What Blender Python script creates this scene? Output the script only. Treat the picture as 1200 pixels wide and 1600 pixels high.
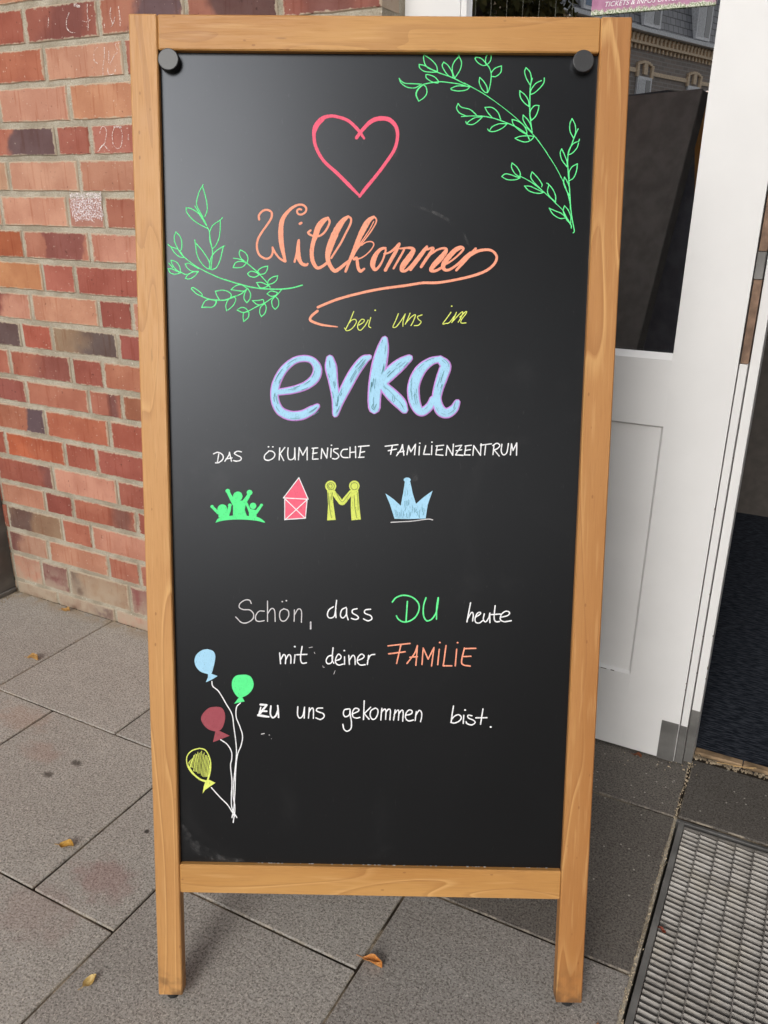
import bpy, bmesh, math, random
from mathutils import Vector, Matrix
from mathutils.geometry import tessellate_polygon
R = math.radians
random.seed(7)
for o in list(bpy.data.objects): bpy.data.objects.remove(o)
C = bpy.context.scene.collection
S = bpy.context.scene

# ------------------------------------------------------------------ camera, world, sun, exposure
EYE = Vector((0, 0, 1.15))
FOC = 1289.94                                   # focal length in pixels of the 1200x1600 photograph
RV = Vector((0.88571543, 0.46414784, 0.00865741))
UV = Vector((-0.17320789, 0.31310865, 0.93378906))
WV = Vector((-0.43070547, 0.82857091, -0.35771923))
cam = bpy.data.cameras.new('camera'); co = bpy.data.objects.new('camera', cam); C.objects.link(co)
cam.sensor_fit = 'VERTICAL'; cam.sensor_height = 24; cam.sensor_width = 18; cam.lens = FOC / 1600 * 24
cam.clip_start = 0.02; cam.clip_end = 600
M = Matrix((RV, UV, -WV)).transposed().to_4x4(); M.translation = EYE
co.matrix_world = M
S.camera = co

SUN_AZ, SUN_EL = 3, 26                          # azimuth from -Y towards +X
sd = Vector((math.sin(R(SUN_AZ)) * math.cos(R(SUN_EL)), -math.cos(R(SUN_AZ)) * math.cos(R(SUN_EL)), math.sin(R(SUN_EL))))
sl = bpy.data.lights.new('sun', 'SUN'); sl.energy = 1.3; sl.angle = R(26); sl.color = (1, 0.99, 0.97)
so = bpy.data.objects.new('sun', sl); C.objects.link(so); so.rotation_euler = sd.to_track_quat('Z', 'Y').to_euler(); so.location = (0, -5, 8)
wd = bpy.data.worlds.new('World'); S.world = wd; wd.use_nodes = True
nt = wd.node_tree; bg = nt.nodes['Background']
sky = nt.nodes.new('ShaderNodeTexSky'); sky.sky_type = 'NISHITA'; sky.sun_disc = False
sky.sun_elevation = R(SUN_EL); sky.sun_rotation = R(180 - SUN_AZ); sky.dust_density = 5; sky.air_density = 1.2
hs = nt.nodes.new('ShaderNodeHueSaturation'); hs.inputs['Saturation'].default_value = 0.2
nt.links.new(sky.outputs[0], hs.inputs['Color']); nt.links.new(hs.outputs[0], bg.inputs[0]); bg.inputs[1].default_value = 0.15
S.view_settings.view_transform = 'Standard'; S.view_settings.look = 'None'
S.view_settings.exposure = -0.06; S.view_settings.gamma = 1
S.view_settings.use_curve_mapping = False

# ------------------------------------------------------------------ helpers
def lin(r, g, b, k=1.0):
    f = lambda c: (c / 255 / 12.92 if c <= 10 else ((c / 255 + .055) / 1.055) ** 2.4) * k
    return (f(r), f(g), f(b), 1)

class G:
    """small node graph builder"""
    def __init__(s, name):
        s.m = bpy.data.materials.new(name); s.m.use_nodes = True; s.t = s.m.node_tree
        s.b = s.t.nodes['Principled BSDF']; s.out = s.t.nodes['Material Output']
    def n(s, ty, **kw):
        x = s.t.nodes.new(ty)
        for k, v in kw.items(): setattr(x, k, v)
        return x
    def l(s, a, b): s.t.links.new(a, b)
    def put(s, sock, v):
        if isinstance(v, bpy.types.NodeSocket): s.l(v, sock)
        else: sock.default_value = v
    def noise(s, co_, scale, detail=2, rough=.5, dist=0):
        x = s.n('ShaderNodeTexNoise'); s.l(co_, x.inputs['Vector'])
        x.inputs['Scale'].default_value = scale; x.inputs['Detail'].default_value = detail
        x.inputs['Roughness'].default_value = rough; x.inputs['Distortion'].default_value = dist
        return x.outputs['Fac']
    def vor(s, co_, scale, out='Distance', feature='F1'):
        x = s.n('ShaderNodeTexVoronoi'); x.feature = feature; s.l(co_, x.inputs['Vector']); x.inputs['Scale'].default_value = scale
        return x.outputs[out]
    def ramp(s, v, a, b, lo=0., hi=1., smooth=True):
        x = s.n('ShaderNodeMapRange'); x.interpolation_type = 'SMOOTHSTEP' if smooth else 'LINEAR'
        for i, q in enumerate((v, a, b, lo, hi)): s.put(x.inputs[i], q)
        return x.outputs[0]
    def math(s, op, a, b=0., c=0.):
        x = s.n('ShaderNodeMath', operation=op)
        for i, q in enumerate((a, b, c)): s.put(x.inputs[i], q)
        return x.outputs[0]
    def mix(s, f, a, b, mode='MIX'):
        x = s.n('ShaderNodeMix', data_type='RGBA', blend_type=mode)
        s.put(x.inputs['Factor'], f); s.put(x.inputs['A'], a); s.put(x.inputs['B'], b)
        return x.outputs['Result']
    def geo(s): return s.n('ShaderNodeNewGeometry').outputs['Position']
    def objc(s): return s.n('ShaderNodeTexCoord').outputs['Object']
    def gen(s): return s.n('ShaderNodeTexCoord').outputs['Generated']
    def mapv(s, v, scale=(1, 1, 1), loc=(0, 0, 0), rot=(0, 0, 0)):
        x = s.n('ShaderNodeMapping'); s.l(v, x.inputs['Vector']); x.inputs['Scale'].default_value = scale
        x.inputs['Location'].default_value = loc; x.inputs['Rotation'].default_value = rot; return x.outputs[0]
    def sep(s, v): x = s.n('ShaderNodeSeparateXYZ'); s.l(v, x.inputs[0]); return x.outputs
    def rnd(s): return s.n('ShaderNodeObjectInfo').outputs['Random']
    def ocol(s): return s.n('ShaderNodeObjectInfo').outputs['Color']
    def attr(s, name, ty='OBJECT'): x = s.n('ShaderNodeAttribute'); x.attribute_type = ty; x.attribute_name = name; return x
    def bump(s, h, strength=.3, dist=.001, normal=None):
        x = s.n('ShaderNodeBump'); s.put(x.inputs['Height'], h); x.inputs['Strength'].default_value = strength
        x.inputs['Distance'].default_value = dist
        if normal: s.l(normal, x.inputs['Normal'])
        return x.outputs[0]
    def done(s, col, rough=.6, nrm=None, spec=.5, metal=0.):
        s.put(s.b.inputs['Base Color'], col); s.put(s.b.inputs['Roughness'], rough)
        s.b.inputs['Specular IOR Level'].default_value = spec; s.b.inputs['Metallic'].default_value = metal
        if nrm: s.l(nrm, s.b.inputs['Normal'])
        return s.m
def plain(name, col, rough=.6, spec=.5, metal=0., bump=0, bscale=200, var=.15):
    g = G(name); p = g.objc(); n1 = g.noise(p, bscale * .15, 4)
    c = g.mix(g.ramp(n1, .3, .7), tuple(x * (1 - var) for x in col[:3]) + (1,), tuple(min(1, x * (1 + var)) for x in col[:3]) + (1,))
    return g.done(c, rough, g.bump(g.noise(p, bscale, 3), bump) if bump else None, spec, metal)

def mesh(name, vs, fs, smooth=False):
    me = bpy.data.meshes.new(name); me.from_pydata([tuple(v) for v in vs], [], fs); me.update()
    if smooth: me.polygons.foreach_set('use_smooth', [True] * len(me.polygons))
    return me
WM = {}                                         # world matrix of every parent
def link(name, me, mat, parent=None, mw=None):
    """one mesh object; mw is where it stands in the world"""
    o = bpy.data.objects.new(name, me); C.objects.link(o)
    if mat and me and not me.materials: me.materials.append(mat)
    mw = mw or Matrix()
    if parent: o.parent = parent; o.matrix_basis = WM[parent.name].inverted() @ mw
    else: o.matrix_basis = mw
    WM[o.name] = mw
    return o
def wobj(name, vs, fs, mat, parent=None, smooth=False):
    """mesh given in world coordinates, its origin put at its own centre"""
    c = Vector((0, 0, 0))
    lo = [min(v[i] for v in vs) for i in range(3)]; hi = [max(v[i] for v in vs) for i in range(3)]
    c = Vector(((lo[0] + hi[0]) / 2, (lo[1] + hi[1]) / 2, lo[2]))
    return link(name, mesh(name, [Vector(v) - c for v in vs], fs, smooth), mat, parent, Matrix.Translation(c))
def thing(name, label, cat, loc, group=None):
    o = bpy.data.objects.new(name, None); C.objects.link(o); o.location = loc; o.empty_display_size = .1
    WM[o.name] = Matrix.Translation(Vector(loc)); tag(o, label, cat, group); return o
def tag(o, label=None, cat=None, group=None, kind=None):
    if label: o['label'] = label
    if cat: o['category'] = cat
    if group: o['group'] = group
    if kind: o['kind'] = kind
    return o
def box(x0, x1, y0, y1, z0, z1, bev=0.0):
    """verts, faces of a box with chamfered edges"""
    if bev <= 0:
        vs = [(x, y, z) for z in (z0, z1) for y in (y0, y1) for x in (x0, x1)]
        return vs, [(0, 2, 3, 1), (4, 5, 7, 6), (0, 1, 5, 4), (2, 6, 7, 3), (0, 4, 6, 2), (1, 3, 7, 5)]
    bm = bmesh.new(); bmesh.ops.create_cube(bm, size=1)
    for v in bm.verts:
        v.co = Vector(((x0 + x1) / 2 + v.co.x * (x1 - x0), (y0 + y1) / 2 + v.co.y * (y1 - y0), (z0 + z1) / 2 + v.co.z * (z1 - z0)))
    bmesh.ops.bevel(bm, geom=bm.edges[:], offset=bev, segments=1, affect='EDGES')
    bm.verts.index_update(); vs = [tuple(v.co) for v in bm.verts]; fs = [tuple(v.index for v in f.verts) for f in bm.faces]; bm.free()
    return vs, fs
class MB:
    def __init__(s): s.v = []; s.f = []
    def add(s, vf):
        n = len(s.v); s.v += [Vector(v) for v in vf[0]]; s.f += [tuple(i + n for i in f) for f in vf[1]]; return s
    def box(s, *a): return s.add(box(*a))
    def prism(s, pts, a, b):
        """pts polygon, extruded by vector fn: a(p)->bottom, b(p)->top"""
        n = len(pts); base = len(s.v); s.v += [Vector(a(p)) for p in pts] + [Vector(b(p)) for p in pts]
        s.f.append(tuple(base + i for i in range(n))[::-1]); s.f.append(tuple(base + n + i for i in range(n)))
        for i in range(n): j = (i + 1) % n; s.f.append((base + i, base + j, base + n + j, base + n + i))
        return s
    def build(s, name, mat, parent=None, fn=None, smooth=False):
        v = [fn(p) for p in s.v] if fn else s.v
        return wobj(name, v, s.f, mat, parent, smooth)
def ray(x, y): return RV * (x - 600) - UV * (y - 800) + WV * FOC

# ------------------------------------------------------------------ materials
def mat_brick():
    g = G('brick'); p = g.objc(); gen = g.gen(); gx, gy, gz = g.sep(gen)
    off = g.n('ShaderNodeVectorMath', operation='ADD'); g.l(p, off.inputs[0])
    cb = g.n('ShaderNodeCombineXYZ'); r = g.math('MULTIPLY', g.rnd(), 37.); [g.l(r, cb.inputs[i]) for i in range(3)]
    g.l(cb.outputs[0], off.inputs[1]); q = off.outputs[0]
    base = g.ocol(); c2 = g.attr('burnt').outputs['Color']; pr = g.sep(g.attr('patch').outputs['Vector'])
    wob = g.math('MULTIPLY', g.math('SUBTRACT', g.noise(q, 10, 4), .5), .9)
    d = g.math('ABSOLUTE', g.math('SUBTRACT', g.math('ADD', gx, wob), pr[0]))
    m = g.ramp(g.math('SUBTRACT', d, pr[1]), 0., pr[2], 1., 0.)
    m = g.math('MULTIPLY', m, g.ramp(pr[1], 0, .01))
    col = g.mix(m, base, c2)
    # clouding, drag streaks, speckle
    col = g.mix(g.ramp(g.noise(q, 13, 4), .36, .64, 0, .8), col, g.mix(1., col, (.80, .70, .68, 1), 'MULTIPLY'))
    st = g.noise(g.mapv(q, (120, 1, 9)), 1, 3)
    col = g.mix(g.ramp(st, .55, .70, 0, .55), col, g.mix(1., col, (.78, .55, .45, 1), 'MULTIPLY'))
    col = g.mix(g.ramp(g.noise(q, 420, 2), .56, .75, 0, .3), col, g.mix(1., col, (.62, .58, .56, 1), 'MULTIPLY'))
    pit = g.ramp(g.noise(q, 95, 3, .6), .66, .72, 0, .75)
    col = g.mix(pit, col, g.mix(1., col, (.42, .36, .34, 1), 'MULTIPLY'))
    # mortar smears and lime at the arrises
    ex = g.math('MULTIPLY', g.math('SUBTRACT', .5, g.math('ABSOLUTE', g.math('SUBTRACT', gx, .5))), 8.)
    ez = g.math('MULTIPLY', g.math('SUBTRACT', .5, g.math('ABSOLUTE', g.math('SUBTRACT', gz, .5))), 3.2)
    ed = g.math('MINIMUM', ex, ez)
    sm = g.ramp(g.math('SUBTRACT', g.math('MULTIPLY', g.noise(q, 90, 4, .7), .68), ed), .1, .24, 0, .75)
    col = g.mix(sm, col, lin(186, 172, 150))
    fl = g.ramp(g.noise(q, 170, 2), .70, .75, 0, .6)
    col = g.mix(fl, col, lin(214, 200, 184))
    # foot of the wall: dusty
    wz = g.sep(g.geo())[2]
    col = g.mix(g.math('MULTIPLY', g.ramp(wz, .02, .17, .75, 0), g.ramp(g.noise(q, 30, 4), .3, .6)), col, lin(176, 160, 140))
    h = g.math('ADD', g.math('MULTIPLY', g.noise(q, 60, 3), .6), g.math('MULTIPLY', g.noise(q, 500, 2), .25))
    h = g.math('SUBTRACT', h, g.math('MULTIPLY', pit, .9)); h = g.math('ADD', h, g.math('MULTIPLY', sm, .5))
    g.done(col, g.ramp(g.noise(q, 30), .3, .7, .55, .8), g.bump(h, .55, .0015), .35)
    return g.m
M_BRICK = mat_brick()
def mat_mortar():
    g = G('mortar'); p = g.geo()
    c = g.mix(g.ramp(g.noise(p, 20, 5), .3, .7), lin(160, 151, 134), lin(190, 182, 166))
    c = g.mix(g.ramp(g.noise(p, 330, 3, .7), .35, .62, .45, 0), c, lin(120, 108, 88))
    c = g.mix(g.ramp(g.noise(p, 110, 3), .64, .74, 0, .8), c, lin(205, 198, 184))
    return g.done(c, .9, g.bump(g.math('ADD', g.noise(p, 90, 4, .7), g.math('MULTIPLY', g.noise(p, 500, 2), .3)), 1., .003), .2)
M_MORTAR = mat_mortar()
def mat_tile(name='paving concrete'):
    g = G(name); p = g.geo(); base = g.ocol()
    c = g.mix(g.ramp(g.noise(p, 5, 5, .6), .3, .7, 0, .6), base, g.mix(1., base, (.8, .78, .77, 1), 'MULTIPLY'))
    c = g.mix(g.ramp(g.noise(p, 26, 4, .6), .35, .65, 0, .35), c, g.mix(1., base, (.75, .74, .72, 1), 'MULTIPLY'))
    f1 = g.noise(p, 270, 3, .6)
    c = g.mix(g.ramp(f1, .50, .58, 0, .8), c, g.mix(1., base, (.42, .40, .38, 1), 'MULTIPLY')); c = g.mix(g.ramp(g.noise(p, 210, 2), .56, .66, 0, .5), c, g.mix(1., base, (1.5, 1.48, 1.45, 1), 'MULTIPLY'))
    v = g.vor(p, 430, 'Color'); vs = g.sep(v)[0]
    dotm = g.math('MULTIPLY', g.ramp(g.vor(p, 430), .25, .42, 1, 0), g.ramp(vs, .78, .84))
    c = g.mix(g.math('MULTIPLY', dotm, .6), c, g.mix(1., base, (1.9, 1.85, 1.75, 1), 'MULTIPLY'))
    dotd = g.math('MULTIPLY', g.ramp(g.vor(p, 260), .25, .45, 1, 0), g.ramp(g.sep(g.vor(p, 260, 'Color'))[1], .8, .86))
    c = g.mix(g.math('MULTIPLY', dotd, .7), c, g.mix(1., base, (.25, .24, .24, 1), 'MULTIPLY'))
    # a few bright chips
    chip = g.math('MULTIPLY', g.ramp(g.vor(p, 90), .12, .2, 1, 0), g.ramp(g.sep(g.vor(p, 90, 'Color'))[2], .97, .98)); chip = g.math('MULTIPLY', chip, .7)
    c = g.mix(chip, c, lin(190, 184, 174))
    # faint chalk and rust stains, dark spots that lie on the paving
    def spot(c, x, y, rx, ry, col, k, sc=30):
        m = g.mapv(p, (1 / rx, 1 / ry, 0), (-x / rx, -y / ry, 0))
        ln = g.n('ShaderNodeVectorMath', operation='LENGTH'); g.l(m, ln.inputs[0])
        f = g.ramp(g.math('ADD', ln.outputs['Value'], g.math('MULTIPLY', g.math('SUBTRACT', g.noise(p, sc, 4), .5), 1.6)), .35, 1.1, k, 0)
        return g.mix(f, c, col)
    c = spot(c, -.97, .79, .075, .05, lin(150, 98, 94), .34)
    c = spot(c, -1.02, .68, .10, .07, lin(150, 116, 108), .25)
    c = spot(c, -1.50, 1.06, .09, .05, lin(172, 134, 112), .3)
    c = spot(c, -1.36, .99, .06, .04, lin(165, 122, 104), .26)
    c = spot(c, -1.286, .944, .016, .010, lin(74, 66, 60), .8, 60)
    c = spot(c, -1.262, 1.0, .016, .010, lin(74, 66, 60), .8, 60)
    c = spot(c, -.985, .915, .008, .006, lin(50, 44, 40), .9, 60)
    # sand that gathers along the foot of the wall
    y = g.sep(p)[1]
    c = g.mix(g.math('MULTIPLY', g.math('MULTIPLY', g.ramp(y, 1.45, 1.515, 0, .8), g.ramp(g.sep(p)[0], -.9, -.8, 1, 0)), g.ramp(g.noise(p, 22, 4), .35, .6)), c, lin(158, 140, 116))
    gx, gy, gz = g.sep(g.gen()); ea = g.math('SUBTRACT', .5, g.math('ABSOLUTE', g.math('SUBTRACT', gx, .5))); eb = g.math('SUBTRACT', .5, g.math('ABSOLUTE', g.math('SUBTRACT', gy, .5)))
    em = g.ramp(g.math('MINIMUM', ea, eb), .003, .010, 1, 0); c = g.mix(g.math('MULTIPLY', em, g.ramp(g.noise(p, 30, 4, .7), .45, .62, 0, .6)), c, lin(176, 164, 146))
    h = g.math('ADD', g.math('MULTIPLY', f1, -.8), g.math('MULTIPLY', g.noise(p, 40, 3), .3))
    return g.done(c, .82, g.bump(h, .6, .0012), .3)
M_TILE = mat_tile()
def mat_joint():
    g = G('joint sand'); p = g.geo()
    c = g.mix(g.ramp(g.noise(p, 7, 4), .42, .62), lin(46, 40, 34), lin(160, 146, 126))
    c = g.mix(g.ramp(g.noise(p, 180, 3, .7), .4, .6, .5, 0), c, lin(60, 52, 44))
    return g.done(c, .95, g.bump(g.noise(p, 250, 4), 1., .002), .1)
M_JOINT = mat_joint()
def mat_asphalt():
    g = G('asphalt'); p = g.geo()
    c = g.mix(g.noise(p, 2, 6), (.04, .04, .042, 1), (.07, .068, .066, 1))
    c = g.mix(g.ramp(g.noise(p, 300, 2), .6, .7, 0, .4), c, (.14, .14, .13, 1))
    return g.done(c, .85, g.bump(g.noise(p, 200, 3), .6, .003), .3)
M_ASPH = mat_asphalt()
def mat_wood(name, along, cA=(206, 150, 88), cB=(222, 172, 110), seed=0.):
    """oiled beech: the grain runs along the given axis of the world-aligned object space"""
    g = G(name); p = g.attr('grain', 'GEOMETRY').outputs['Vector']
    q = g.mapv(p, (1, 1, 1), (seed, seed * 1.7, seed * .3))
    lo = g.noise(g.mapv(q, (7, 1.2, 7)), 1.6, 3)
    c = g.mix(g.ramp(lo, .3, .7), lin(*cA), lin(*cB))
    c = g.mix(g.ramp(g.noise(g.mapv(q, (3, 3.5, 3)), 1, 3), .4, .7, 0, .25), c, lin(166, 110, 58))
    # cathedral contours of the sawn face
    fld = g.math('MULTIPLY', g.noise(g.mapv(q, (19, 2.3, 19)), 1, 1.1, .35, .4), 6.)
    fr = g.math('FRACT', fld)
    line = g.math('MULTIPLY', g.ramp(fr, .0, .04, 0, 1), g.ramp(fr, .04, .2, 1, 0))
    line = g.math('MULTIPLY', line, g.ramp(g.noise(g.mapv(q, (6, 2.4, 6)), 1, 2), .38, .6))
    c = g.mix(g.math('MULTIPLY', line, .7), c, lin(214, 168, 108))
    dk = g.ramp(fr, .80, 1., 0, .3); c = g.mix(dk, c, lin(142, 90, 46))
    fib = g.noise(g.mapv(q, (700, 22, 700)), 1, 3, .6)
    c = g.mix(g.ramp(fib, .48, .70, 0, .25), c, lin(150, 100, 56))
    c = g.mix(g.ramp(g.noise(g.mapv(q, (230, 12, 230)), 1, 2), .55, .75, 0, .3), c, lin(210, 166, 110))
    nk = g.ramp(g.vor(g.mapv(q, (60, 30, 60)), 1), .05, .1, .5, 0)
    c = g.mix(nk, c, lin(130, 80, 44))
    py = g.sep(p)[1]; wz = g.sep(g.geo())[2]
    c = g.mix(g.math('MULTIPLY', g.ramp(wz, .0, .09, .8, 0), g.ramp(g.noise(g.geo(), 45, 4), .4, .65)), c, lin(104, 76, 50))
    c = g.mix(g.ramp(g.noise(g.mapv(p, (90, 14, 90), (4, 2, 1)), 1, 2), .72, .78, 0, .45), c, lin(120, 80, 44))
    return g.done(c, g.ramp(fib, .3, .7, .42, .58), g.bump(g.math('ADD', fib, g.math('MULTIPLY', g.noise(g.geo(), 60, 2), .5)), .3, .0007), .4)
M_WOODV = mat_wood('oiled beech stile', 1, (180, 128, 72), (197, 147, 90), 3.1)
M_WOODV2 = mat_wood('oiled beech second stile', 1, (168, 114, 62), (184, 132, 78), 9.7)
M_WOODH = mat_wood('oiled beech rail', 1, (176, 123, 64), (193, 144, 82), 5.3)
M_WOODB = mat_wood('oiled beech bottom rail', 1, (178, 126, 66), (195, 146, 84), 12.9)
def mat_panel():
    g = G('matt black chalkboard'); p = g.objc()
    sm = g.math('MULTIPLY', g.ramp(g.noise(p, 5, 5, .6, 1.2), .5, .75), g.ramp(g.noise(p, 1.6, 2), .45, .65))
    c = g.mix(g.math('MULTIPLY', sm, .5), (.0045, .0044, .0044, 1), (.045, .045, .046, 1))
    sc = g.ramp(g.noise(g.mapv(p, (300, 300, 12), (0, 0, 0), (.3, .6, .2)), 1, 2), .7, .8, 0, .12)
    c = g.mix(sc, c, (.12, .12, .12, 1))
    dust = g.ramp(g.noise(p, 900, 1), .78, .84, 0, .25)
    c = g.mix(dust, c, (.3, .3, .3, 1))
    return g.done(c, g.ramp(g.noise(p, 3, 4), .3, .7, .30, .335), g.bump(g.noise(p, 700, 2), .05, .0004), .43)
M_PANEL = mat_panel(); M_PANEL.node_tree.nodes['Principled BSDF'].inputs['Specular Tint'].default_value = (.86, .91, 1, 1)
def marker(name, col, gap=.5, spot=.0, rough=.6):
    """liquid chalk marker: uneven cover that lets the board show through a little"""
    g = G(name); p = g.objc()
    k = g.ramp(g.noise(g.mapv(p, (1, 1, .35)), 520, 3, .6), .52, .74, 0, gap)
    c = g.mix(k, col, tuple(x * .35 for x in col[:3]) + (1,))
    c = g.mix(g.ramp(g.noise(p, 120, 2), .3, .7, 0, .25), c, tuple(min(1, x * 1.15 + .03) for x in col[:3]) + (1,))
    if spot: c = g.mix(g.ramp(g.noise(g.mapv(p, (2.2, 2.2, .6), (0, 0, 0), (.2, .5, 0)), 380, 2, .5), .62, .70, 0, spot), c, tuple(x * .25 + .01 for x in col[:3]) + (1,))
    return g.done(c, rough, g.bump(g.noise(p, 600, 2), .2, .0003), .3)
MK = {
    'green': marker('green chalk marker', (.13, .86, .29, 1)),
    'salmon': marker('salmon chalk marker', (.93, .35, .22, 1)),
    'pink': marker('pink chalk marker', (.88, .11, .19, 1)),
    'white': marker('white chalk marker', (.88, .88, .90, 1)),
    'grey': marker('thin white chalk marker', (.62, .60, .62, 1), .5),
    'yellow': marker('yellow chalk marker', (.74, .82, .16, 1)),
    'blue': marker('light blue chalk marker', (.36, .64, .84, 1), .3, .35),
    'violet': marker('violet chalk marker', (.55, .25, .66, 1)),
    'greenfill': marker('green chalk marker filling', (.10, .84, .27, 1), .3, .4),
    'pinkfill': marker('pink chalk marker filling', (.84, .12, .20, 1), .3, .3),
    'red': marker('wine red chalk marker filling', (.33, .065, .085, 1), .3, .3),
    'yellowfill': marker('yellow chalk marker filling', (.66, .74, .13, 1), .4, .9),
    'ghost': None, 'teal': marker('thin blue marker gap', (.10, .26, .28, 1)),
    'dark': marker('dark gap', (.06, .10, .05, 1)),
}
g = G('wiped chalk haze'); p = g.objc(); tb = g.n('ShaderNodeBsdfTransparent'); mx = g.n('ShaderNodeMixShader')
g.b.inputs['Base Color'].default_value = (.30, .29, .29, 1); g.b.inputs['Roughness'].default_value = .9
g.l(g.ramp(g.noise(g.mapv(p, (1, 1, 1)), 60, 5, .7), .42, .75, 0, .26), mx.inputs[0]); g.l(tb.outputs[0], mx.inputs[1]); g.l(g.b.outputs[0], mx.inputs[2]); g.l(mx.outputs[0], g.out.inputs['Surface'])
MK['ghost'] = g.m
M_WHITE = plain('white gloss paint', (.75, .74, .73, 1), .38, .45, 0, .03, 60, .02)
M_STEEL = plain('grey painted steel', (.165, .16, .152, 1), .45, .5, .2, .1, 120, .25)
M_DARKSTEEL = plain('dark grey steel', (.125, .12, .115, 1), .5, .5, .2, .12, 90, .3)
M_BARE = plain('bare brown wood', (.20, .125, .085, 1), .7, .3, 0, .3, 300, .35)
M_RUBBER = plain('black rubber', (.02, .02, .02, 1), .7)
M_KNOB = plain('black plastic cap', (.028, .028, .03, 1), .42, .6, 0, .05, 400, .1)
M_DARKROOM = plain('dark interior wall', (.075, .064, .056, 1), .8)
def mat_doormat():
    g = G('ribbed entrance carpet'); p = g.geo()
    w = g.noise(g.mapv(p, (40, 260, 1), (0, 0, 0), (0, 0, .12)), 1, 3)
    c = g.mix(g.ramp(w, .4, .65), (.012, .0145, .021, 1), (.055, .062, .078, 1))
    c = g.mix(g.ramp(g.noise(p, 260, 2), .7, .78, 0, .5), c, (.12, .12, .12, 1))
    return g.done(c, .95, g.bump(w, 1., .004), .1)
M_MAT = mat_doormat()
def mat_galv():
    g = G('weathered galvanised steel'); p = g.geo()
    c = g.mix(g.ramp(g.noise(p, 45, 4), .3, .7), (.205, .188, .17, 1), (.29, .272, .252, 1))
    c = g.mix(g.ramp(g.noise(g.mapv(p, (30, 400, 30)), 1, 3), .5, .7, 0, .4), c, (.2, .18, .155, 1))
    c = g.mix(g.ramp(g.noise(p, 12, 3), .5, .7, 0, .4), c, (.30, .27, .22, 1))
    return g.done(c, .5, g.bump(g.noise(p, 300, 2), .15, .0006), .5, .35)
M_GALV = mat_galv()
def mat_glass():
    g = G('mirroring door glass')
    gl = g.n('ShaderNodeBsdfGlossy'); gl.inputs['Roughness'].default_value = 0.004; gl.inputs['Color'].default_value = (.95, .96, 1, 1)
    tr = g.n('ShaderNodeBsdfTransparent'); tr.inputs['Color'].default_value = (.55, .57, .58, 1)
    mx = g.n('ShaderNodeMixShader'); fr = g.n('ShaderNodeFresnel'); fr.inputs['IOR'].default_value = 1.5
    g.l(g.math('ADD', g.math('MULTIPLY', fr.outputs[0], 1.4), .86), mx.inputs[0])
    nb = g.bump(g.noise(g.geo(), 9, 1), .02, .002); g.l(nb, gl.inputs['Normal'])
    g.l(tr.outputs[0], mx.inputs[1]); g.l(gl.outputs[0], mx.inputs[2]); g.l(mx.outputs[0], g.out.inputs['Surface'])
    return g.m
M_GLASS = mat_glass()
M_PANE = plain('dark window glass', (.03, .04, .05, 1), .08, .8)

# ------------------------------------------------------------------ setting: street, pavement, wall, doorway
X0, X1 = -.0875, .95                            # mat well
st = wobj('street', *box(-70, 70, -90, -2.75, -.4, -.12), M_ASPH); tag(st, kind='structure')
bs = MB()
bs.box(-7, X0 - .004, -2.6, 1.52, -.12, -.0035).box(X0 - .004, X1, 1.444, 1.66, -.12, -.0035).box(X0 - .004, X1, -2.6, .66, -.12, -.0035).box(X1, 7, -2.6, 1.52, -.12, -.0035)
bs.box(-.80, X0 - .004, 1.52, 1.66, -.12, -.0035)
pav = bs.build('pavement', M_JOINT); tag(pav, kind='structure')
kb = wobj('kerb', *box(-70, 70, -2.75, -2.6, -.3, -.002, .01), M_TILE); tag(kb, kind='structure'); kb.color = (.3, .29, .28, 1)
far = MB().box(-70, -7, -2.6, 1.5, -.12, -.002).box(7, 70, -2.6, 1.5, -.12, -.002).build('far_pavement', M_TILE); far.color = (.24, .23, .22, 1); tag(far, kind='structure')
gsoil = wobj('ground', *box(-90, 90, -120, 90, -.8, -.41), M_ASPH); tag(gsoil, kind='structure')

TC = {}
def tile(x0, x1, y0, y1, shade=None):
    w, d = round(x1 - x0, 3), round(y1 - y0, 3)
    k = random.randrange(3); key = (w, d, k)
    gap = .0020
    if key not in TC:
        vs, fs = box(-w / 2 + gap, w / 2 - gap, -d / 2 + gap, d / 2 - gap, -.03, 0, .0018)
        rr = random.Random(k * 7 + 1); vs = [(x + rr.uniform(-.0007, .0007), y + rr.uniform(-.0007, .0007), z) for x, y, z in vs]
        TC[key] = mesh('tile', vs, fs)
    o = link('tile', TC[key], M_TILE, pav, Matrix.Translation(((x0 + x1) / 2, (y0 + y1) / 2, random.uniform(-.0008, .0004))))
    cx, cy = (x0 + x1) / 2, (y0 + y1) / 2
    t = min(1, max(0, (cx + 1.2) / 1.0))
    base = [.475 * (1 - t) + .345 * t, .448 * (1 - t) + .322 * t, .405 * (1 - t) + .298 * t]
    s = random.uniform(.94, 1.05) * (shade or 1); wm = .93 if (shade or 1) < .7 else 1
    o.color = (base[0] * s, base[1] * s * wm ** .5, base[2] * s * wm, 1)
# running bond left of x = -0.87
for r in range(-8, 2):
    y0 = .7125 + .402 * r; y1 = min(y0 + .402, 1.513)
    off = 0 if r % 2 == 0 else .2
    x = -.872
    first = .192 if r % 2 == 0 else .394
    w = first
    while x > -5.2:
        tile(x - w, x, y0, y1); x -= w; w = .3975
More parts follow.
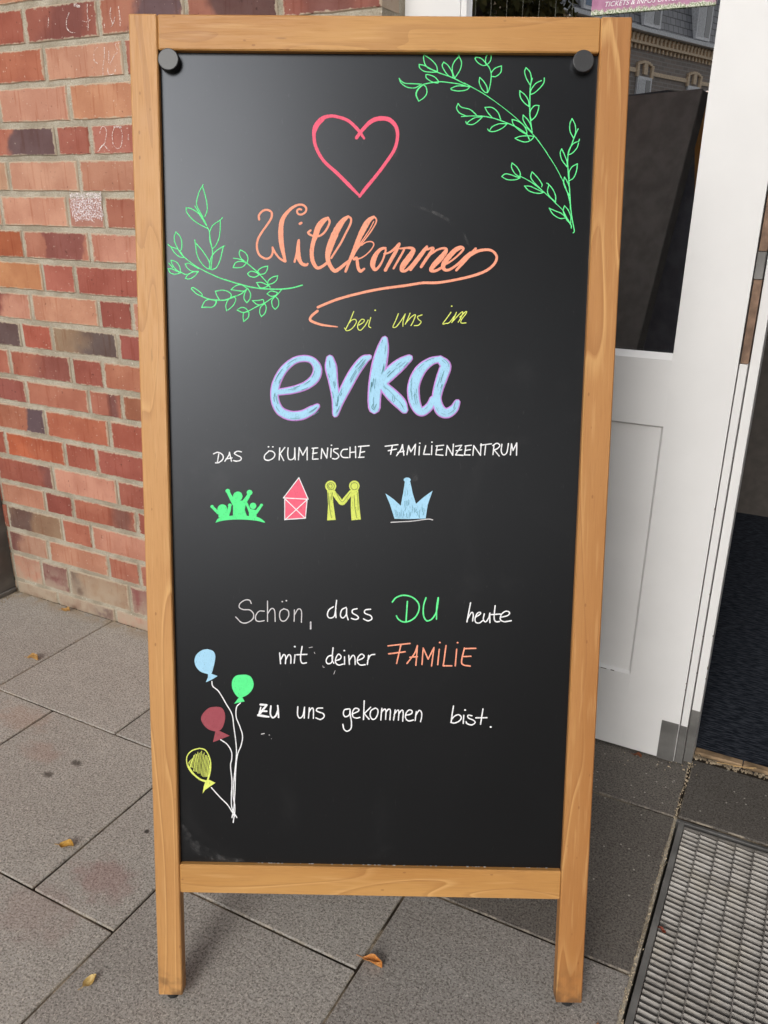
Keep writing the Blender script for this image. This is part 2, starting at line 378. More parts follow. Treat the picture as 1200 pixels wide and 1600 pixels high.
# columns between the board and the door
for k in range(-8, 3):
    a, b = .840 + .402 * k, 1.242 + .402 * k
    if a < 1.513: tile(-.872, -.4785, a, min(b, 1.513))
for k in range(-8, 2):
    a, b = 1.037 + .403 * k, 1.44 + .403 * k
    tile(-.4785, -.0885, a, b, .46 if k >= 0 else .85)  # darker slabs: partly their own tone, partly the sign's shadow put into the colour
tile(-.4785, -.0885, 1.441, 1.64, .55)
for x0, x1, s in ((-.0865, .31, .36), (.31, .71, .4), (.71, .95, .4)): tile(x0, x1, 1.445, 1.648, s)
for k in range(-8, 0):
    for i in range(3):
        a = .66 + .402 * k; b = a + .402
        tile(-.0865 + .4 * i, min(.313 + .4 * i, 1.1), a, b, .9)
for k in range(-10, 2):
    for i in range(6):
        a = 1.037 + .403 * (k - 1) + .2 * (i % 2); b = min(a + .403, 1.513)
        tile(X1 + .18 + .4 * i if 0 else 1.115 + .4 * i, 1.515 + .4 * i, a, b)
sj = MB().box(X0 - .0038, X0 + .0022, .66, 1.444, -.1, -.0012, .0008).build('joint_mortar', M_MORTAR, pav)
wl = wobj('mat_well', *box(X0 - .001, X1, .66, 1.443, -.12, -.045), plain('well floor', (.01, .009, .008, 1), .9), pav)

# brick wall: beds and head joints as they lie in the wall
BEDS = [.039, .131, .207, .289, .361, .441, .520, .604, .678, .758, .833, .910, .989, 1.066, 1.147, 1.226, 1.299, 1.383, 1.461, 1.542]
while BEDS[-1] < 3.3: BEDS.append(BEDS[-1] + .0785)
BEDS = [-.035] + BEDS
YW = 1.515
def c8(r, g, b): return lin(r, g, b)
# per course, from the ground up: start joint list and (colour, second colour, patch) of the bricks to the right of each joint
N_ = None
ROWS = [
 ([-2.062, -1.887, -1.654], [((168,148,128),N_,N_), ((162,138,120),(120,98,92),(.85,.12,.2)), ((186,146,128),N_,N_)]),
 ([-2.062, -1.938, -1.826, -1.589], [((190,142,120),N_,N_), ((136,88,86),N_,N_), ((166,140,116),(120,104,92),(.03,.06,.15)), ((140,88,84),N_,N_)]),
 ([-2.062, -1.896, -1.658, -1.543], [((178,138,116),(124,88,82),(.1,.1,.25)), ((196,142,116),N_,N_), ((180,116,95),N_,N_), ((182,120,100),N_,N_)]),
 ([-2.050, -1.824, -1.710], [((150,122,98),(106,84,76),(.22,.12,.25)), ((182,114,92),N_,N_), ((194,138,116),N_,N_)]),
 ([-2.062, -1.878, -1.769, -1.533], [((186,132,108),N_,N_), ((152,84,72),N_,N_), ((180,112,90),(122,82,72),(.82,.1,.3)), ((164,94,80),N_,N_)]),
 ([-2.062, -1.830, -1.591], [((166,98,82),(120,76,70),(.98,.08,.3)), ((200,144,122),N_,N_), ((168,100,84),N_,N_)]),
 ([-2.125, -2.008, -1.771, -1.655], [((170,100,82),N_,N_), ((182,104,76),(178,98,68),(.15,.2,.2)), ((170,98,80),N_,N_), ((168,96,82),N_,N_)]),
 ([-2.07, -1.831, -1.596], [((176,114,90),(92,74,78),(.88,.16,.08)), ((186,112,86),N_,N_), ((172,98,80),N_,N_)]),
 ([-2.125, -1.889, -1.656], [((150,88,78),N_,N_), ((182,118,96),N_,N_), ((178,114,94),(120,80,74),(.75,.1,.2))]),
 ([-2.17, -1.937, -1.705, -1.596], [((180,112,92),N_,N_), ((174,108,88),(136,82,72),(.85,.2,.4)), ((158,90,76),N_,N_), ((186,124,98),N_,N_)]),
 ([-2.11, -1.875, -1.763, -1.533], [((150,116,92),(96,78,76),(.8,.2,.2)), ((176,98,80),N_,N_), ((150,126,102),(96,82,78),(.86,.2,.35)), ((156,88,78),N_,N_)]),
 ([-2.06, -1.824, -1.586, -1.477], [((192,138,116),(132,78,70),(.25,.22,.15)), ((202,148,120),N_,N_), ((156,88,76),N_,N_), ((186,130,108),N_,N_)]),
 ([-2.0, -1.765, -1.653], [((200,142,100),N_,N_), ((180,108,92),N_,N_), ((166,94,80),N_,N_)]),
 ([-1.935, -1.821, -1.590], [((172,98,66),N_,N_), ((184,124,102),(134,82,74),(.56,.26,.08)), ((202,144,122),N_,N_)]),
 ([-2.0, -1.883, -1.650, -1.532], [((190,140,115),N_,N_), ((202,150,125),N_,N_), ((178,128,112),N_,N_), ((172,110,90),N_,N_)]),
 ([-2.07, -1.838, -1.600], [((190,152,124),N_,N_), ((198,150,125),N_,N_), ((182,130,106),N_,N_)]),
 ([-1.9, -1.660, -1.551], [((182,116,95),(100,78,78),(.68,.30,.12)), ((170,104,88),N_,N_), ((180,114,98),N_,N_)]),
 ([-1.84, -1.605, -1.37], [((200,150,126),N_,N_), ((204,148,114),N_,N_), ((180,120,100),N_,N_)]),
 ([-1.90, -1.667, -1.428], [((182,112,86),(196,140,116),(.05,.15,.05)), ((196,146,120),N_,N_), ((170,110,92),N_,N_)]),
 ([-1.83, -1.717, -1.489, -1.251, -1.022], [((162,92,74),N_,N_), ((160,98,82),(126,76,68),(.62,.22,.2)), ((176,116,94),(98,76,78),(.72,.22,.18)), ((160,106,88),(92,64,60),(.68,.26,.2)), ((150,92,78),(120,76,68),(.5,.2,.3))]),
]
def brick_mesh(w, h, seed, d=.07):
    rr = random.Random(seed); n = 6
    def edge(i, m, a, b): return [a + (b - a) * k / m for k in range(m)]
    rim = [(x, -h / 2) for x in edge(0, n, -w / 2, w / 2)] + [(w / 2, z) for z in edge(0, 2, -h / 2, h / 2)] + \
          [(x, h / 2) for x in edge(0, n, w / 2, -w / 2)] + [(-w / 2, z) for z in edge(0, 2, h / 2, -h / 2)]
    j = [(x + rr.uniform(-.0012, .0012), z + rr.uniform(-.0014, .0014)) for x, z in rim]
    kx, kz = (w - .004) / w, (h - .004) / h
    vs = [(x * kx, 0, z * kz) for x, z in j] + [(x, .002 + rr.uniform(0, .0008), z) for x, z in j] + [(x, d, z) for x, z in j]
    m = len(rim); fs = [tuple(range(m))]
    for r in range(2):
        for i in range(m):
            k = (i + 1) % m; fs.append((r * m + i, r * m + m + i, r * m + m + k, r * m + k))
    return vs, fs
wall = thing('brick_wall', 'red and brown brick wall with light mortar joints left of the white door', 'wall', (-2.6, 1.6, 0))
mo = MB().box(-4.6, -.803, YW + .0035, 1.80, -.1, 3.2).build('mortar', M_MORTAR, wall)
BC = {}; PAL = [(176,106,86), (196,144,120), (160,92,78), (184,122,98), (170,98,80), (150,88,78), (190,134,108), (202,150,124)]
def place_brick(x0, x1, z0, z1, col, c2, patch, parent=wall):
    w = round(x1 - x0 - .0105, 3); h = round(z1 - z0 - .0125, 3); key = (w, h, random.randrange(2))
    if key not in BC: BC[key] = mesh('brick', *brick_mesh(w, h, hash(key) % 1000))
    if not BC[key].materials: BC[key].materials.append(M_BRICK)
    rot = Matrix.Rotation(random.uniform(-.004, .004), 4, 'Y')
    o = link('brick', BC[key], M_BRICK, parent, Matrix.Translation(((x0 + x1) / 2, YW + random.uniform(-.0006, .0008), (z0 + z1) / 2)) @ rot)
    sat = .88 if col[0] - col[2] > 78 else .95; o.color = lin(*col, sat); o['burnt'] = tuple(lin(*(c2 or col), 1.08)[:3]); o['patch'] = tuple(float(q) for q in (patch or (0, -1, 0)))
loose = MB()
for i in range(len(BEDS) - 1):
    z0, z1 = BEDS[i], BEDS[i + 1]
    if i < len(ROWS): js, cs = ROWS[i]
    else: js, cs = [-2.0 + .118 * (i % 2)], [(random.choice(PAL), N_, N_)]
    js = list(js); cs = list(cs)
    # carry the bond on to the right until the reveal at x = -0.80
    k = i
    while js[-1] < -.80:
        last = js[-1] - js[-2] if len(js) > 1 else .235
        if len(cs) < len(js):
            c = random.choice(PAL); c = tuple(int(q + random.uniform(-10, 10)) for q in c)
            cs.append((c, (96, 74, 72), (random.random(), .15, .2)) if random.random() < .2 else (c, N_, N_))
        step = .115 if (k % 3 == 2 and last > .2) else .235; k += 1
        if js[-1] + step > -.86: step = -.797 - js[-1] if js[-1] + .25 > -.80 else step
        js.append(min(js[-1] + step, -.797))
    if js[-1] - js[-2] < .04 and len(js) > 2: del js[-2]; del cs[-1]
    while len(cs) < len(js) - 1: cs.append((random.choice(PAL), N_, N_))
    for a, b, (col, c2, pt) in zip(js, js[1:], cs):
        if i < 22: place_brick(a, b, z0, z1, col, c2, pt)
        else:
            vs, fs = brick_mesh(b - a - .0105, z1 - z0 - .0125, random.random()); loose.add(([(x + (a + b) / 2, y + YW, z + (z0 + z1) / 2) for x, y, z in vs], fs))
    x = js[0]; q = i
    while x > -4.5:                             # beyond the steel post: same masonry, joined
        w = .235 if (q % 3) else .1175; q += 1
        vs, fs = brick_mesh(w - .0105, z1 - z0 - .0125, random.random()); loose.add(([(X + x - w / 2, y + YW, z + (z0 + z1) / 2) for X, y, z in vs], fs)); x -= w
lo = loose.build('upper_brickwork', M_BRICK, wall); lo.color = lin(172, 106, 86); tag(lo, kind='stuff')

w2 = thing('brick_wall', 'red brick wall at the far side of the open doorway, beyond the steel grating', 'wall', (2, 1.6, 0))
MB().box(.66, 4.6, YW + .0035, 1.80, -.1, 3.2).build('mortar', M_MORTAR, w2)
lw = MB()
for i in range(len(BEDS) - 1):
    x = .653; q = i
    while x < 4.5:
        w = .235 if (q % 3) else .1175; q += 1
        vs, fs = brick_mesh(w - .0105, BEDS[i + 1] - BEDS[i] - .0125, random.random())
        lw.add(([(X + x + w / 2, y + YW, z + (BEDS[i] + BEDS[i + 1]) / 2) for X, y, z in vs], fs)); x += w
lo = lw.build('brickwork', M_BRICK, w2); lo.color = lin(172, 106, 86); tag(lo, kind='stuff')
w3 = thing('brick_wall', 'brickwork band above the white door head, over the doorway', 'wall', (0, 1.6, 2.2))
MB().box(-.803, .66, YW + .0035, 1.80, 2.2, 3.2).build('mortar', M_MORTAR, w3)
lw = MB()
for i in range(len(BEDS) - 1):
    if BEDS[i] < 2.19: continue
    x = -.80; q = i
    while x < .5:
        w = .235 if (q % 3) else .1175; q += 1
        vs, fs = brick_mesh(w - .0105, .066, random.random())
        lw.add(([(X + x + w / 2, y + YW, z + (BEDS[i] + BEDS[i + 1]) / 2) for X, y, z in vs], fs)); x += w
lo = lw.build('brickwork', M_BRICK, w3); lo.color = lin(172, 106, 86); tag(lo, kind='stuff')

# grey steel post at the left edge
post = thing('steel_post', 'dark grey steel post standing against the brick wall at its left end', 'post', (-2.15, 1.47, 0))
MB().box(-2.26, -2.068, 1.437, 1.516, .012, 2.6, .002).build('shaft', M_DARKSTEEL, post)
MB().box(-2.27, -2.062, 1.430, 1.512, -.001, .012, .002).build('foot_plate', M_STEEL, post)

# room behind the door
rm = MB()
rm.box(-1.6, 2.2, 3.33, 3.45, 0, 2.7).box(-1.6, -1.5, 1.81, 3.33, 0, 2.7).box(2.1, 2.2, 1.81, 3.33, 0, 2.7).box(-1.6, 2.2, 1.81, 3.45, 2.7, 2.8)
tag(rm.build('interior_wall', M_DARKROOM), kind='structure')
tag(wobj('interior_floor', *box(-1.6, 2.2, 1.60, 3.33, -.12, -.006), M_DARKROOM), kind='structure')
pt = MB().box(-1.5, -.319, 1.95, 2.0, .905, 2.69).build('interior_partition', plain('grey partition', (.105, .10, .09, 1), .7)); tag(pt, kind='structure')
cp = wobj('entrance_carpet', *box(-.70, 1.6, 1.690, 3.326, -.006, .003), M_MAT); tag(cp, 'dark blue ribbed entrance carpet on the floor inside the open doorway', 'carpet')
th = thing('door_threshold', 'narrow worn wooden threshold strip in front of the dark carpet', 'threshold', (.1, 1.67, 0))
M_THR = plain('worn threshold timber', lin(150, 126, 98), .75, .3, 0, .3, 200, .4)
MB().box(-.086, .012, 1.670, 1.6885, -.004, .006, .0015).build('strip', M_THR, th)
MB().box(.014, .60, 1.670, 1.6885, -.004, .006, .0015).build('strip', M_THR, th)
db = MB()
for i in range(420):
    x = random.uniform(-.12, .55); y = 1.6595 + random.gauss(0, .0042); s = random.uniform(.0008, .0034)
    a = random.random() * 3
    db.prism([(math.cos(a + k * 1.26) * s * random.uniform(.7, 1.5), math.sin(a + k * 1.26) * s * .7) for k in range(5)], lambda p: (x + p[0], y + p[1], -.003), lambda p: (x + p[0] * .8, y + p[1] * .8, .001 + s * .35))
tag(db.build('mortar_crumbs', plain('mortar crumbs', lin(140, 126, 106), .95, .2, 0, .5, 300, .35), th), kind='stuff')

# ------------------------------------------------------------------ door
YD = 1.612
fr = thing('door_frame', 'white wooden door frame set into the brick wall', 'door frame', (-.1, 1.66, 0))
MB().box(-.85, -.8165, 1.598, 1.70, 0, 2.14, .002).build('post', M_WHITE, fr)
MB().box(.60, .655, 1.598, 1.70, 0, 2.14, .002).build('post', M_WHITE, fr)
MB().box(-.8165, .60, 1.600, 1.70, 2.075, 2.14, .002).build('head', M_WHITE, fr)
MB().box(-.95, -.85, 1.62, 1.79, 0, 2.3).box(.655, .72, 1.62, 1.79, 0, 2.3).box(-.85, .655, 1.71, 1.79, 2.14, 2.4).build('lining', M_WHITE, fr)
dr = thing('door_leaf', 'closed white door leaf with tall mirroring glass and worn grey kick plates', 'door', (-.46, 1.63, 0))
Y2 = YD + .045
MB().box(-.8145, -.690, YD, Y2, .006, 2.07).build('stile', M_WHITE, dr)
MB().box(-.2355, -.1215, YD, Y2, .006, 2.07).build('stile', M_WHITE, dr)
MB().box(-.690, -.2355, YD, Y2, .006, .190).build('rail', M_WHITE, dr)
MB().box(-.690, -.2355, YD, Y2, .741, .868).build('rail', M_WHITE, dr)
MB().box(-.690, -.2355, YD, Y2, 1.94, 2.07).build('rail', M_WHITE, dr)
MB().box(-.692, -.233, YD + .0095, Y2 - .008, .185, .746).build('panel', M_WHITE, dr)
pmld = MB(); a0, a1, b0, b1 = -.690, -.2355, .190, .741; iw = .005
o4 = [(a0, b0), (a1, b0), (a1, b1), (a0, b1)]; i4 = [(a0 + iw, b0 + iw), (a1 - iw, b0 + iw), (a1 - iw, b1 - iw), (a0 + iw, b1 - iw)]
pmld.add(([(x, YD + .0005, z) for x, z in o4] + [(x, YD + .0090, z) for x, z in i4] + [(x, YD + .012, z) for x, z in o4], [(i, (i + 1) % 4, 4 + (i + 1) % 4, 4 + i) for i in range(4)] + [(4 + i, 4 + (i + 1) % 4, 8 + (i + 1) % 4, 8 + i) for i in range(4)] + [(8 + i, 8 + (i + 1) % 4, (i + 1) % 4, i) for i in range(4)]))
pmld.build('panel_moulding', M_WHITE, dr)
bd_ = MB()
bd_.add(([(-.69, YD + .001, .868), (-.2355, YD + .001, .868), (-.2355, YD + .015, .878), (-.69, YD + .015, .878), (-.69, YD + .03, .868), (-.2355, YD + .03, .868), (-.2355, YD + .03, .878), (-.69, YD + .03, .878)],
          [(0, 1, 2, 3), (3, 2, 6, 7), (4, 7, 6, 5), (0, 4, 5, 1), (0, 3, 7, 4), (1, 5, 6, 2)]))
bd_.box(-.690, -.679, YD + .004, YD + .03, .878, 1.94)
bd_.build('glazing_bead', M_WHITE, dr)
gp = wobj('pane', *box(-.6905, -.235, YD + .018, YD + .024, .874, 1.945), M_GLASS, dr)
wr = MB()
x = -.667
while x < -.455: wr.box(x - .00012, x + .00012, YD + .0168, YD + .0172, .88, 1.94); x += .0305
tag(wr.build('glass_wire', plain('brass wire', (.10, .095, .06, 1), .6), dr), kind='stuff')
# meeting edge: rebate strips, bare wood and lock plate
MB().box(-.1195, -.1055, YD + .003, Y2, .006, .872, .001).box(-.1195, -.1055, YD + .003, Y2, 1.163, 2.07, .001).build('rebate_strip', M_WHITE, dr)
MB().box(-.1185, -.1055, YD + .005, Y2 - .002, .873, 1.019).box(-.1185, -.1055, YD + .005, Y2 - .002, 1.067, 1.162).build('bare_wood_strip', M_BARE, dr)
MB().box(-.1195, -.1055, YD + .002, Y2 - .003, 1.020, 1.066, .0008).build('lock_plate', M_STEEL, dr)
MB().box(-.1035, -.0865, YD + .016, Y2 + .03, .006, 2.07, .001).build('rebate_strip', M_WHITE, dr)
MB().box(-.158, -.1225, YD - .0016, YD - .0001, .004, .101, .0004).build('kick_plate', M_STEEL, dr)
MB().box(-.1205, -.1045, YD + .0012, YD + .0028, .004, .098, .0004).build('kick_plate', M_STEEL, dr)
MB().box(-.1038, -.0860, YD + .0142, YD + .0158, .004, .135, .0004).build('kick_plate', M_STEEL, dr)
cpz = MB()                                     # chips in the paint along the edges
for i in range(15):
    z = random.choice([random.uniform(.05, .75), random.uniform(.05, .4)]); xx, yy = random.choice([(-.1215, YD - .0004), (-.1045, YD + .0026), (-.0868, YD + .0155), (-.1057, YD + .0026)])
    s = random.uniform(.0008, .002)
    cpz.box(xx - s * .5, xx + s * .5, yy - .0002, yy + .0003, z, z + s * random.uniform(1, 4))
cpz.box(-.300, -.287, YD - .0003, YD + .0002, .189, .1905).box(-.278, -.270, YD - .0003, YD + .0002, .189, .191)
tag(cpz.build('paint_chip', plain('chipped paint', (.14, .12, .10, 1), .8), dr), kind='stuff')

pm = G('faded violet print'); pp = pm.gen(); gx, gy, gz = pm.sep(pp)
wv = pm.noise(pm.geo(), 40, 4)
pc = pm.mix(pm.ramp(wv, .3, .7), lin(158, 98, 132), lin(182, 126, 156))
edge = pm.ramp(pm.math('ADD', gz, pm.math('MULTIPLY', pm.math('SUBTRACT', pm.noise(pm.geo(), 130, 3), .5), .05)), .012, .03, 1, 0)
gr = pm.mix(pm.ramp(pm.noise(pm.geo(), 420, 3), .4, .6), lin(110, 128, 84), lin(216, 216, 198))
pc = pm.mix(edge, pc, gr); pm.done(pc, .5)
po = thing('poster', 'violet poster with white lettering and green bottom edge stuck on the door glass', 'poster', (-.347, YD + .01, 1.445))
ps = wobj('sheet', *box(-.4485, -.2445, YD + .0120, YD + .0128, 1.4455, 1.735), pm.m, po)
tx = bpy.data.curves.new('t', 'FONT'); tx.body = 'TICKETS & INFOS UNTER WWW'; tx.size = .0105; tx.extrude = .0002; tx.shear = .25; tx.space_character = 1.05
to = bpy.data.objects.new('t', tx); C.objects.link(to); bpy.context.view_layer.update()
tme = bpy.data.meshes.new_from_object(to.evaluated_get(bpy.context.evaluated_depsgraph_get())); bpy.data.objects.remove(to)
link('lettering', tme, plain('white ink', (.85, .85, .85, 1), .5), po, Matrix.Translation((-.4265, YD + .0115, 1.4565)) @ Matrix.Rotation(R(90), 4, 'X'))

# ------------------------------------------------------------------ steel grating in the mat well
gt = thing('floor_grating', 'grey galvanised steel grating with close bars sunk in the paving before the door', 'grating', (.4, 1.05, 0))
MB().box(-.0805, -.0695, .664, 1.436, -.045, -.001, .001).build('frame', M_STEEL, gt)
MB().box(-.0690, X1 - .004, 1.4225, 1.4255, -.040, -.0030).build('edge_bar', M_GALV, gt)
MB().box(X0, X1, 1.4335, 1.4415, -.045, -.002, .001).build('frame', M_DARKSTEEL, gt)
bars = []
x = -.0382
while x < .93:
    bars.append(x); o = MB().box(x - .0009, x + .0009, .664, 1.4225, -.024, -.0025).build('cross_bar', M_GALV, gt); x += .0323
def slat_mesh():
    m = MB(); xs = [-.069] + bars + [.945]; seg = 4
    for a, b in zip(xs, xs[1:]):
        pts = [(a + .0006 + (b - a - .0012) * k / seg, k / seg) for k in range(seg + 1)]
        n = len(m.v)
        for px, t in pts:
            dz = -.0030 * t ** 1.6; dy = -.0006 * math.sin(t * 3.1)
            m.v += [Vector((px, .0046 + dy, .0018 + dz - .0015)), Vector((px, .0032 + dy, .0022 + dz - .0015)), Vector((px, -.0012 + dy, -.0085 + dz)), Vector((px, -.0016 + dy, -.014 + dz))]
        for k in range(seg):
            for j in range(3): p = n + k * 4 + j; m.f.append((p, p + 4, p + 5, p + 1))
    return m
sm_ = slat_mesh(); sme = mesh('slat', sm_.v, sm_.f); y = 1.4145; i = 0
while y > .67:
    link('slat', sme, M_GALV, gt, Matrix.Translation((0, y, -.005 + random.uniform(-.0005, .0005))) @ Matrix.Rotation(random.uniform(-.05, .05), 4, 'X')); y -= .0123

# ------------------------------------------------------------------ the A-board
T_, A_ = R(12.6), R(26.8)
BE = Vector((math.cos(A_), math.sin(A_), 0)); BN0 = Vector((-math.sin(A_), math.cos(A_), 0))
BV = math.cos(T_) * Vector((0, 0, 1)) + math.sin(T_) * BN0; BN = BE.cross(BV)
BO = Vector((-.71800672, .65215439, .01))
def BP(u, v, w=0): return BO + BE * u + BV * v + BN * w
cen = BP(.321, 0, 0) + BN0 * .30; cen.z = 0
ab = thing('chalkboard_sign', 'tall wooden A-board with black writing panel standing open on the paving', 'sign', cen)
def member(name, u0, u1, v0, v1, w0, w1, mat, horiz=False, bev=.0016, fn=None, parent=ab):
    fn = fn or BP
    vs, fs = box(u0, u1, v0, v1, w0, w1, bev)
    me = MB(); me.add(([fn(*p) for p in vs], fs)); o = me.build(name, mat, parent)
    at = o.data.attributes.new('grain', 'FLOAT_VECTOR', 'POINT')
    for i, p in enumerate(vs): at.data[i].vector = (p[1], p[0], p[2]) if horiz else (p[0], p[1], p[2])
    return o
member('stile', -.0002, .0362, 0, 1.3885, -.023, 0, M_WOODV)
member('stile', .6035, .6428, 0, 1.3885, -.023, 0, M_WOODV2)
member('rail', .0366, .6031, 1.3455, 1.3883, -.0235, -.0006, M_WOODH, True)
member('rail', .0366, .6031, .1690, .2145, -.0215, -.0012, M_WOODB, True)
pn = MB().add(([BP(*p) for p in box(.030, .612, .200, 1.36, -.0135, -.010)[0]], box(0, 1, 0, 1, 0, 1)[1])).build('writing_panel', M_PANEL, ab)
MB().add(([BP(*p) for p in box(.0368, .6030, .2150, 1.345, -.0180, -.0142)[0]], box(0, 1, 0, 1, 0, 1)[1])).build('backing_sheet', plain('dark grey backing sheet', (.13, .13, .145, 1), .8, .1), ab)
M_BLACKWOOD = plain('black stained wood', (.045, .043, .039, 1), .8, .1)
# rear frame, the same leaning the other way from the hinge line at the top
top = BP(0, 1.3885, -.0235)
BV2 = math.cos(T_) * Vector((0, 0, 1)) - math.sin(T_) * BN0; BNr = BV2.cross(BE)
def BQ(u, v, w=0): return top + BE * u + BV2 * (v - 1.391) + BNr * (w - .024) * -1 * -1
def BQ(u, v, w=0): return top + BE * u + BV2 * (v - 1.3885) + BN0 * .001 + BE.cross(BV2) * -(w + .0235) * -1
Rn = -BE.cross(BV2)                             # outward (away from the camera)
def BQ(u, v, w=0): return top + BE * u + BV2 * (v - 1.3885) + Rn * (w + .025)
member('stile', .0, .038, 0.004, 1.385, -.023, 0, M_BLACKWOOD, fn=BQ)
member('stile', .6045, .6425, 0.004, 1.385, -.023, 0, M_BLACKWOOD, fn=BQ)
member('rail', .0384, .6041, 1.342, 1.3848, -.0225, -.0006, M_BLACKWOOD, True, fn=BQ)
member('rail', .0384, .6041, .1690, .2145, -.0225, -.0006, M_BLACKWOOD, True, fn=BQ)
MB().add(([BQ(*p) for p in box(.0, .6425, .150, 1.386, .0004, .0034)[0]], box(0, 1, 0, 1, 0, 1)[1])).build('rear_panel', plain('dark grey rear panel', (.085, .080, .072, 1), .8, .1), ab)
def disc(fn, u, v, r, w0, w1, bev=.0012, n=48):
    m = MB(); rr = [(r, w0), (r, w1 - bev), (r - bev * .35, w1 - bev * .3), (r - bev, w1)]
    for q, w in rr: m.v += [Vector(fn(u + q * math.cos(6.28318 * i / n), v + q * math.sin(6.28318 * i / n), w)) for i in range(n)]
    for k in range(3):
        for i in range(n): j = (i + 1) % n; m.f.append((k * n + i, k * n + j, (k + 1) * n + j, (k + 1) * n + i))
    m.f.append(tuple(3 * n + i for i in range(n))); m.f.append(tuple(range(n))[::-1]); return m
for u, v in ((.0497, 1.3338), (.5830, 1.3355)):
    k = disc(BP, u, v, .0136, -.0098, .0010).build('fixing_cap', M_KNOB, ab); k.data.materials[0] = M_KNOB
for fn, us in ((BP, (.019, .623)), (BQ, (.019, .623))):
    for u in us:
        f = fn(u, 0, -.012); m = MB(); n = 16
        for z, r in ((0, .009), (f.z + .002, .010)): m.v += [Vector((f.x + r * math.cos(6.28318 * i / n), f.y + r * math.sin(6.28318 * i / n), z)) for i in range(n)]
        m.f = [(i, (i + 1) % n, n + (i + 1) % n, n + i) for i in range(n)] + [tuple(range(n))[::-1], tuple(range(n, 2 * n))]
        m.build('rubber_foot', M_RUBBER, ab)
for u in (.10, .54):
    hm = MB().add(([BP(*p) for p in box(u - .02, u + .02, 1.350, 1.384, -.0246, -.0237)[0]], box(0, 1, 0, 1, 0, 1)[1])); hm.build('hinge', M_STEEL, ab)
# chalk dust caught on the ledge of the bottom rail
du = MB()
for i in range(46):
    c = random.choice([.19, .27, .345, .40, .46, .56]); u = min(.60, c + random.gauss(0, .022)); s = random.uniform(.0004, .0011)
    du.add(([BP(*p) for p in box(u - s * 1.6, u + s * 1.6, .2146, .2146 + s * .9, -.0095, -.0095 + s)[0]], box(0, 1, 0, 1, 0, 1)[1]))
tag(du.build('chalk_dust', plain('chalk dust', (.36, .35, .34, 1), .9), ab), kind='stuff')

# ---- drawings: the strokes of the marker, traced on the plane of the panel
PW = -.0099
PO = BP(0, 0, PW)
def on_panel(x, y):
    d = ray(x, y); q = EYE + d * (((PO - EYE).dot(BN)) / d.dot(BN)) - PO
    return q.dot(BE), q.dot(BV)
YW_ = YW - .0008
def on_wall(x, y):
    d = ray(x, y); q = EYE + d * (YW_ / d.y); return q.x, q.z
def spline(pts, step=1.1):
    P = [Vector(p) for p in pts]
    if len(P) < 3:
        a, b = P[0], P[-1]; n = max(2, int((b.xy - a.xy).length / 2)); return [a.lerp(b, i / n) for i in range(n + 1)]
    out = []; P = [P[0] * 2 - P[1]] + P + [P[-1] * 2 - P[-2]]
    for i in range(1, len(P) - 2):
        a, b, c, d = P[i - 1:i + 3]
        n = max(2, min(14, int((c.xy - b.xy).length / step)))
        for k in range(n):
            t = k / n
            out.append(.5 * ((2 * b) + (c - a) * t + (2 * a - 5 * b + 4 * c - d) * t * t + (3 * b - a - 3 * c + d) * t ** 3))
    out.append(P[-2]); return out
